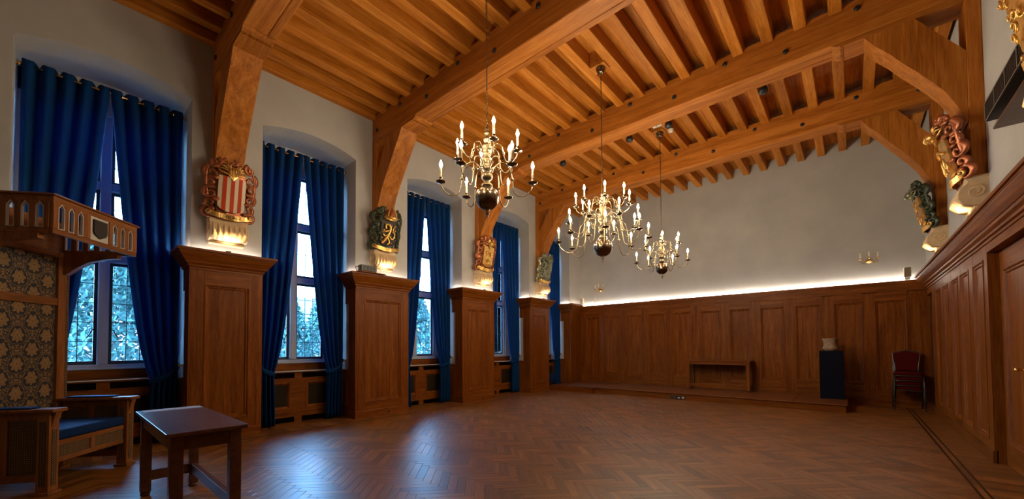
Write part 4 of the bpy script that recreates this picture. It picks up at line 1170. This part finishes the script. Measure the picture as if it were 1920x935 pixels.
# with x = w, local +y = left of w = -nv ; seat faces local -y
def TP(name, mb, mt, bevel=0, label=None, parent=None): return put(name, mb, mt, parent or tn, world=False, bevel=bevel, label=label)
SW, SD = .915, .66
def lat(mb_args, name='inlay_panel', par=None): return TP(name, MB().box(*mb_args), lattM, label='dark inlaid lattice panel', parent=par)
for x in (0, SW):
    for y, zt_ in ((0, .76), (SD, .76)):
        p = TP('post', MB().box(x-.05, x+.05, y-.05, y+.05, .03, zt_), throneM, bevel=.003)
        TP('post_foot', MB().box(x-.068, x+.068, y-.068, y+.068, 0, .03), throneM, bevel=.004)
        lat((x-.022, x+.022, y-.054, y-.0495, .08, .60), par=p)
        for s in (-1, 1): lat((x+s*.0515-.0025, x+s*.0515+.0025, y-.025, y+.025, .08, .68), par=p)
    TP('arm_bracket', MB().prism([(-.085, .76), (-.05, .62), (-.035, .60), (-.035, .76)], x-.03, x+.03, lambda a, z, d: (d, a, z)), throneM)
    TP('armrest', MB().box(x-.075, x+.075, -.10, SD, .762, .795), throneX, bevel=.006)
    TP('arm_pad', MB().box(x-.06, x+.06, .10, SD-.10, .795, .812), navy, bevel=.008)
    # side panels with lattice
    TP('side_rail', MB().box(x-.02, x+.02, .05, SD-.05, .12, .19), throneX); TP('side_rail', MB().box(x-.02, x+.02, .05, SD-.05, .69, .762), throneX)
    TP('side_rail', MB().box(x-.02, x+.02, SD/2-.03, SD/2+.03, .19, .69), throneM)
    for a0, a1 in ((.05, SD/2-.03), (SD/2+.03, SD-.05)): lat((x-.010, x+.010, a0, a1, .19, .69))
for z0, z1 in ((.27, .315), (.43, .475)): TP('seat_rail', MB().box(.05, SW-.05, -.02, .02, z0, z1), throneX, bevel=.003)
TP('seat_rail', MB().box(SW/2-.025, SW/2+.025, -.02, .02, .315, .43), throneM)
for a0, a1 in ((.05, SW/2-.025), (SW/2+.025, SW-.05)): lat((a0, a1, -.012, .012, .315, .43))
TP('seat_board', MB().box(.05, SW-.05, .02, SD-.05, .44, .47), throneX)
cu = MB(); n = 10
for i in range(1): cu.box(.052, SW-.052, -.03, SD-.06, .476, .575)
o = TP('seat_cushion', cu, navy); bv = o.modifiers.new('b', 'BEVEL'); bv.width = .03; bv.segments = 4
# tall back: posts, rails, damask panels
ZB = 2.447
for x in (0, SW):
    p = TP('back_stile', MB().box(x-.075, x+.05, SD-.03, SD+.05, .03, ZB), throneM, bevel=.003) if x else TP('back_stile', MB().box(x-.05, x+.075, SD-.03, SD+.05, .03, ZB), throneM, bevel=.003)
    xx = x+.02 if x else x-.045
    lat((xx-.0, xx+.028, SD-.034, SD-.0295, .80, ZB-.05), par=p)
for z0, z1 in ((.60, .66), (1.84, 1.925), (2.38, ZB)): TP('back_rail', MB().box(.075, SW-.075, SD-.025, SD+.04, z0, z1), throneX, bevel=.004)
for z0, z1 in ((.66, 1.84), (1.925, 2.38)): TP('damask_panel', MB().box(.075, SW-.075, SD, SD+.02, z0, z1), damM, label='navy and gold damask cloth panel')
# canopy: openwork rail of pointed slots
cx0, cx1, cy0, cy1, z0, z1 = -.03, 1.0, -.02, .74, ZB, 2.82
def rail_side(Tt, length, slots, shield=None):
    TP('canopy_rail', MB().box(-.0, length, -.03, 0, z0, z0+.05, T=Tt), throneX, bevel=.004)
    TP('canopy_rail', MB().box(-.0, length, -.03, 0, z1-.075, z1-.02, T=Tt), throneX)
    TP('canopy_cap', MB().box(-.02, length+.02, -.045, .025, z1-.02, z1, T=Tt), throneX, bevel=.006)
    za, zb = z0+.05, z1-.075; prev = 0
    for (a, c) in slots+([shield] if shield else []): pass
    allo = sorted(slots+([shield] if shield else []))
    for (a, c) in allo:
        TP('canopy_stile', MB().box(prev, a, -.026, .004, za, zb, T=Tt), throneM, bevel=.003); prev = c
        if shield and (a, c) == shield:
            TP('shield_plate', MB().box(a, c, -.022, -.006, za, zb, T=Tt), slotW, label='ivory plate')
            m_ = (a+c)/2; hw_ = (c-a)*.36
            pts = [(m_-hw_, zb-.03), (m_-hw_, za+.09), (m_-hw_*.8, za+.06), (m_, za+.025), (m_+hw_*.8, za+.06), (m_+hw_, za+.09), (m_+hw_, zb-.03)]
            TP('black_shield', MB().prism(pts, -.006, .012, lambda u, v, d: Tt(u, d, v)), blackIn, label='plain black shield')
        else:
            m_ = (a+c)/2; e = .007
            for s in (0, 1):
                tri = [(a, zb), (a, zb-.045), (m_, zb)] if s == 0 else [(m_, zb), (c, zb-.045), (c, zb)]
                TP('spandrel', MB().prism(tri, -.024, .0, lambda u, v, d: Tt(u, d, v)), throneM)
            o_ = [(a, za), (c, za), (c, zb-.045), (m_, zb), (a, zb-.045)]; i_ = [(a+e, za+e), (c-e, za+e), (c-e, zb-.045-e*.6), (m_, zb-e*1.6), (a+e, zb-.045-e*.6)]
            vs = [Tt(p[0], .003, p[1]) for p in o_]+[Tt(p[0], .003, p[1]) for p in i_]+[Tt(p[0], -.02, p[1]) for p in o_]+[Tt(p[0], -.02, p[1]) for p in i_]
            fs = []
            for q in range(5):
                r_ = (q+1) % 5; fs += [(q, r_, 5+r_, 5+q), (10+q, 15+q, 15+r_, 10+r_), (5+q, 5+r_, 15+r_, 15+q)]
            TP('slot_border', MB().add(vs, fs), slotW)
    TP('canopy_stile', MB().box(prev, length, -.026, .004, za, zb, T=Tt), throneM, bevel=.003)
Lf = cx1-cx0
fs_ = [(.045+.10*k, .045+.10*k+.055) for k in range(3)]
fs_ = [(.05, .115), (.155, .215), (.255, .315)]
fr_ = [(Lf-.35, Lf-.29), (Lf-.24, Lf-.18), (Lf-.13, Lf-.07)]
rail_side(lambda u, w_, v: (cx0+u, cy0-w_, v), Lf, fs_+fr_, (.40, Lf-.40))
Ls = cy1-cy0-.03
sl = [(.045+.115*k, .045+.115*k+.065) for k in range(6)]
rail_side(lambda u, w_, v: (cx0-w_, cy0+.03+u, v), Ls, sl)
rail_side(lambda u, w_, v: (cx1+w_, cy0+.03+u, v), Ls, sl)
TP('canopy_back', MB().box(cx0+.03, cx1-.03, cy1-.03, cy1, z0, z1-.02), throneX)
for x in (0, SW):
    TP('canopy_bracket', MB().prism([(SD-.03, 2.20), (SD-.03, ZB), (.10, ZB), (.10, ZB-.05), (.22, ZB-.06), (.38, ZB-.10), (.50, ZB-.17), (SD-.06, 2.20)], x-.03, x+.03, lambda a, z, d: (d, a, z)), throneM)

# small blue cloth bag by the last window
t = thing('cloth_bundle', 'small dark blue cloth bundle on the floor beside the far pier', 'cloth', (-7.40, 10.42, HP))
b = MB(); 
for k in range(5): b.ball((-7.42+.03*k, 10.30+.05*k, HP+.16+.03*(k % 2)), .06, .06, .155, n=10)
put('folds', b, navy, t)

# ------------------------------------------------------------------ outdoors
bounceM = simple('bounce_ground', (.30,.32,.31), .9, noise=.15, nscale=.6)  # ground colour made pale to bounce daylight up to the window lintels
o = struct('ground', MB().box(-90, -8.6, -40, 60, -1.8, -1.6), bounceM)
leafM = simple('tree_foliage', (.026,.078,.066), .7, noise=.6, nscale=1.2)
barkM = simple('tree_bark', (.06,.045,.035), .9)
brickM = simple('far_brick', (.30,.15,.11), .85, noise=.2, nscale=6)
def leaf_mesh(seed, Rx, Rz, n, conif):
    r = random.Random(seed); b = MB()
    for _ in range(n):
        u = r.random(); a = r.uniform(0, 2*PI)
        if conif: z = u*Rz*2; rad = Rx*(1-u)**.8*r.uniform(.5, 1)
        else:
            ph = math.acos(r.uniform(-1, 1)); q = r.uniform(.55, 1); z = Rz+Rz*q*math.cos(ph); rad = Rx*q*math.sin(ph)
        c = Vector((rad*math.cos(a), rad*math.sin(a), z)); s = r.uniform(.05, .11)
        e1 = Vector((r.uniform(-1,1), r.uniform(-1,1), r.uniform(-1,1))).normalized(); e2 = e1.orthogonal().normalized()
        b.add([c-e1*s, c+e2*s*.4, c+e1*s, c-e2*s*.4], [(0,1,2,3)])
    return b.mesh('foliage', leafM)
lm = [leaf_mesh(1, 1.7, 2.2, 8500, True), leaf_mesh(2, 2.2, 1.6, 7000, False)]
tr_me = MB().tube([(0,0,-.2),(0.05,0,1.5),(0,.05,3.5)], [.16,.12,.04], 8).mesh('trunk', barkM)
spots = [(-15.5,.9,0,1.45,'straight beyond the nearest window'), (-19,-5.5,0,1.4,'to the left outside the nearest window'), (-16,5.2,0,1.35,'straight beyond the second window'), (-11.6,2.7,1,.4,'low and rounded between the first two windows'),
         (-21,9.6,0,1.5,'to the right behind the second window'), (-15,10.4,0,1.35,'straight beyond the middle window'), (-11.8,7.7,1,.42,'low and rounded left of the middle window'), (-15,15.8,0,1.4,'straight beyond the fourth window'), (-15.5,20.6,0,1.3,'straight beyond the fifth window')]
for x, y, k, s, lab in spots:
    t = thing('tree', ('conifer ' if k == 0 else 'broadleaf tree ') + 'standing ' + lab, 'tree', (x, y, -1.6), group='trees in the garden'); t.scale = (s, s, s)
    inst('trunk', tr_me, t)
    f_ = inst('foliage', lm[k], t, (0, 0, .2 if k == 0 else .7)); f_['kind'] = 'stuff'
t = thing('house', 'pale house with a slate roof far beyond the garden trees', 'building', (-34, 8, -1.6))
put('wall', MB().box(-38, -32, -4, 22, -1.6, 3.2), brickM, t)
put('roof', MB().prism([(-38.4,3.2),(-31.6,3.2),(-35,5.6)], -4.3, 22.3, lambda a, z, d: (a, d, z)), simple('slate', (.10,.11,.13), .6), t)
for k in range(8):
    for z in (-.4, 1.6):
        f = put('window', MB().box(-32, -31.93, -2.6+3.1*k, -1.4+3.1*k, z, z+1.2), whiteP, t)
        put('pane', MB().box(-31.93, -31.91, -2.5+3.1*k, -1.5+3.1*k, z+.1, z+1.1), simple('far_pane', (.15,.2,.25), .1) if k == 0 and z < 0 else bpy.data.materials['far_pane'], t)
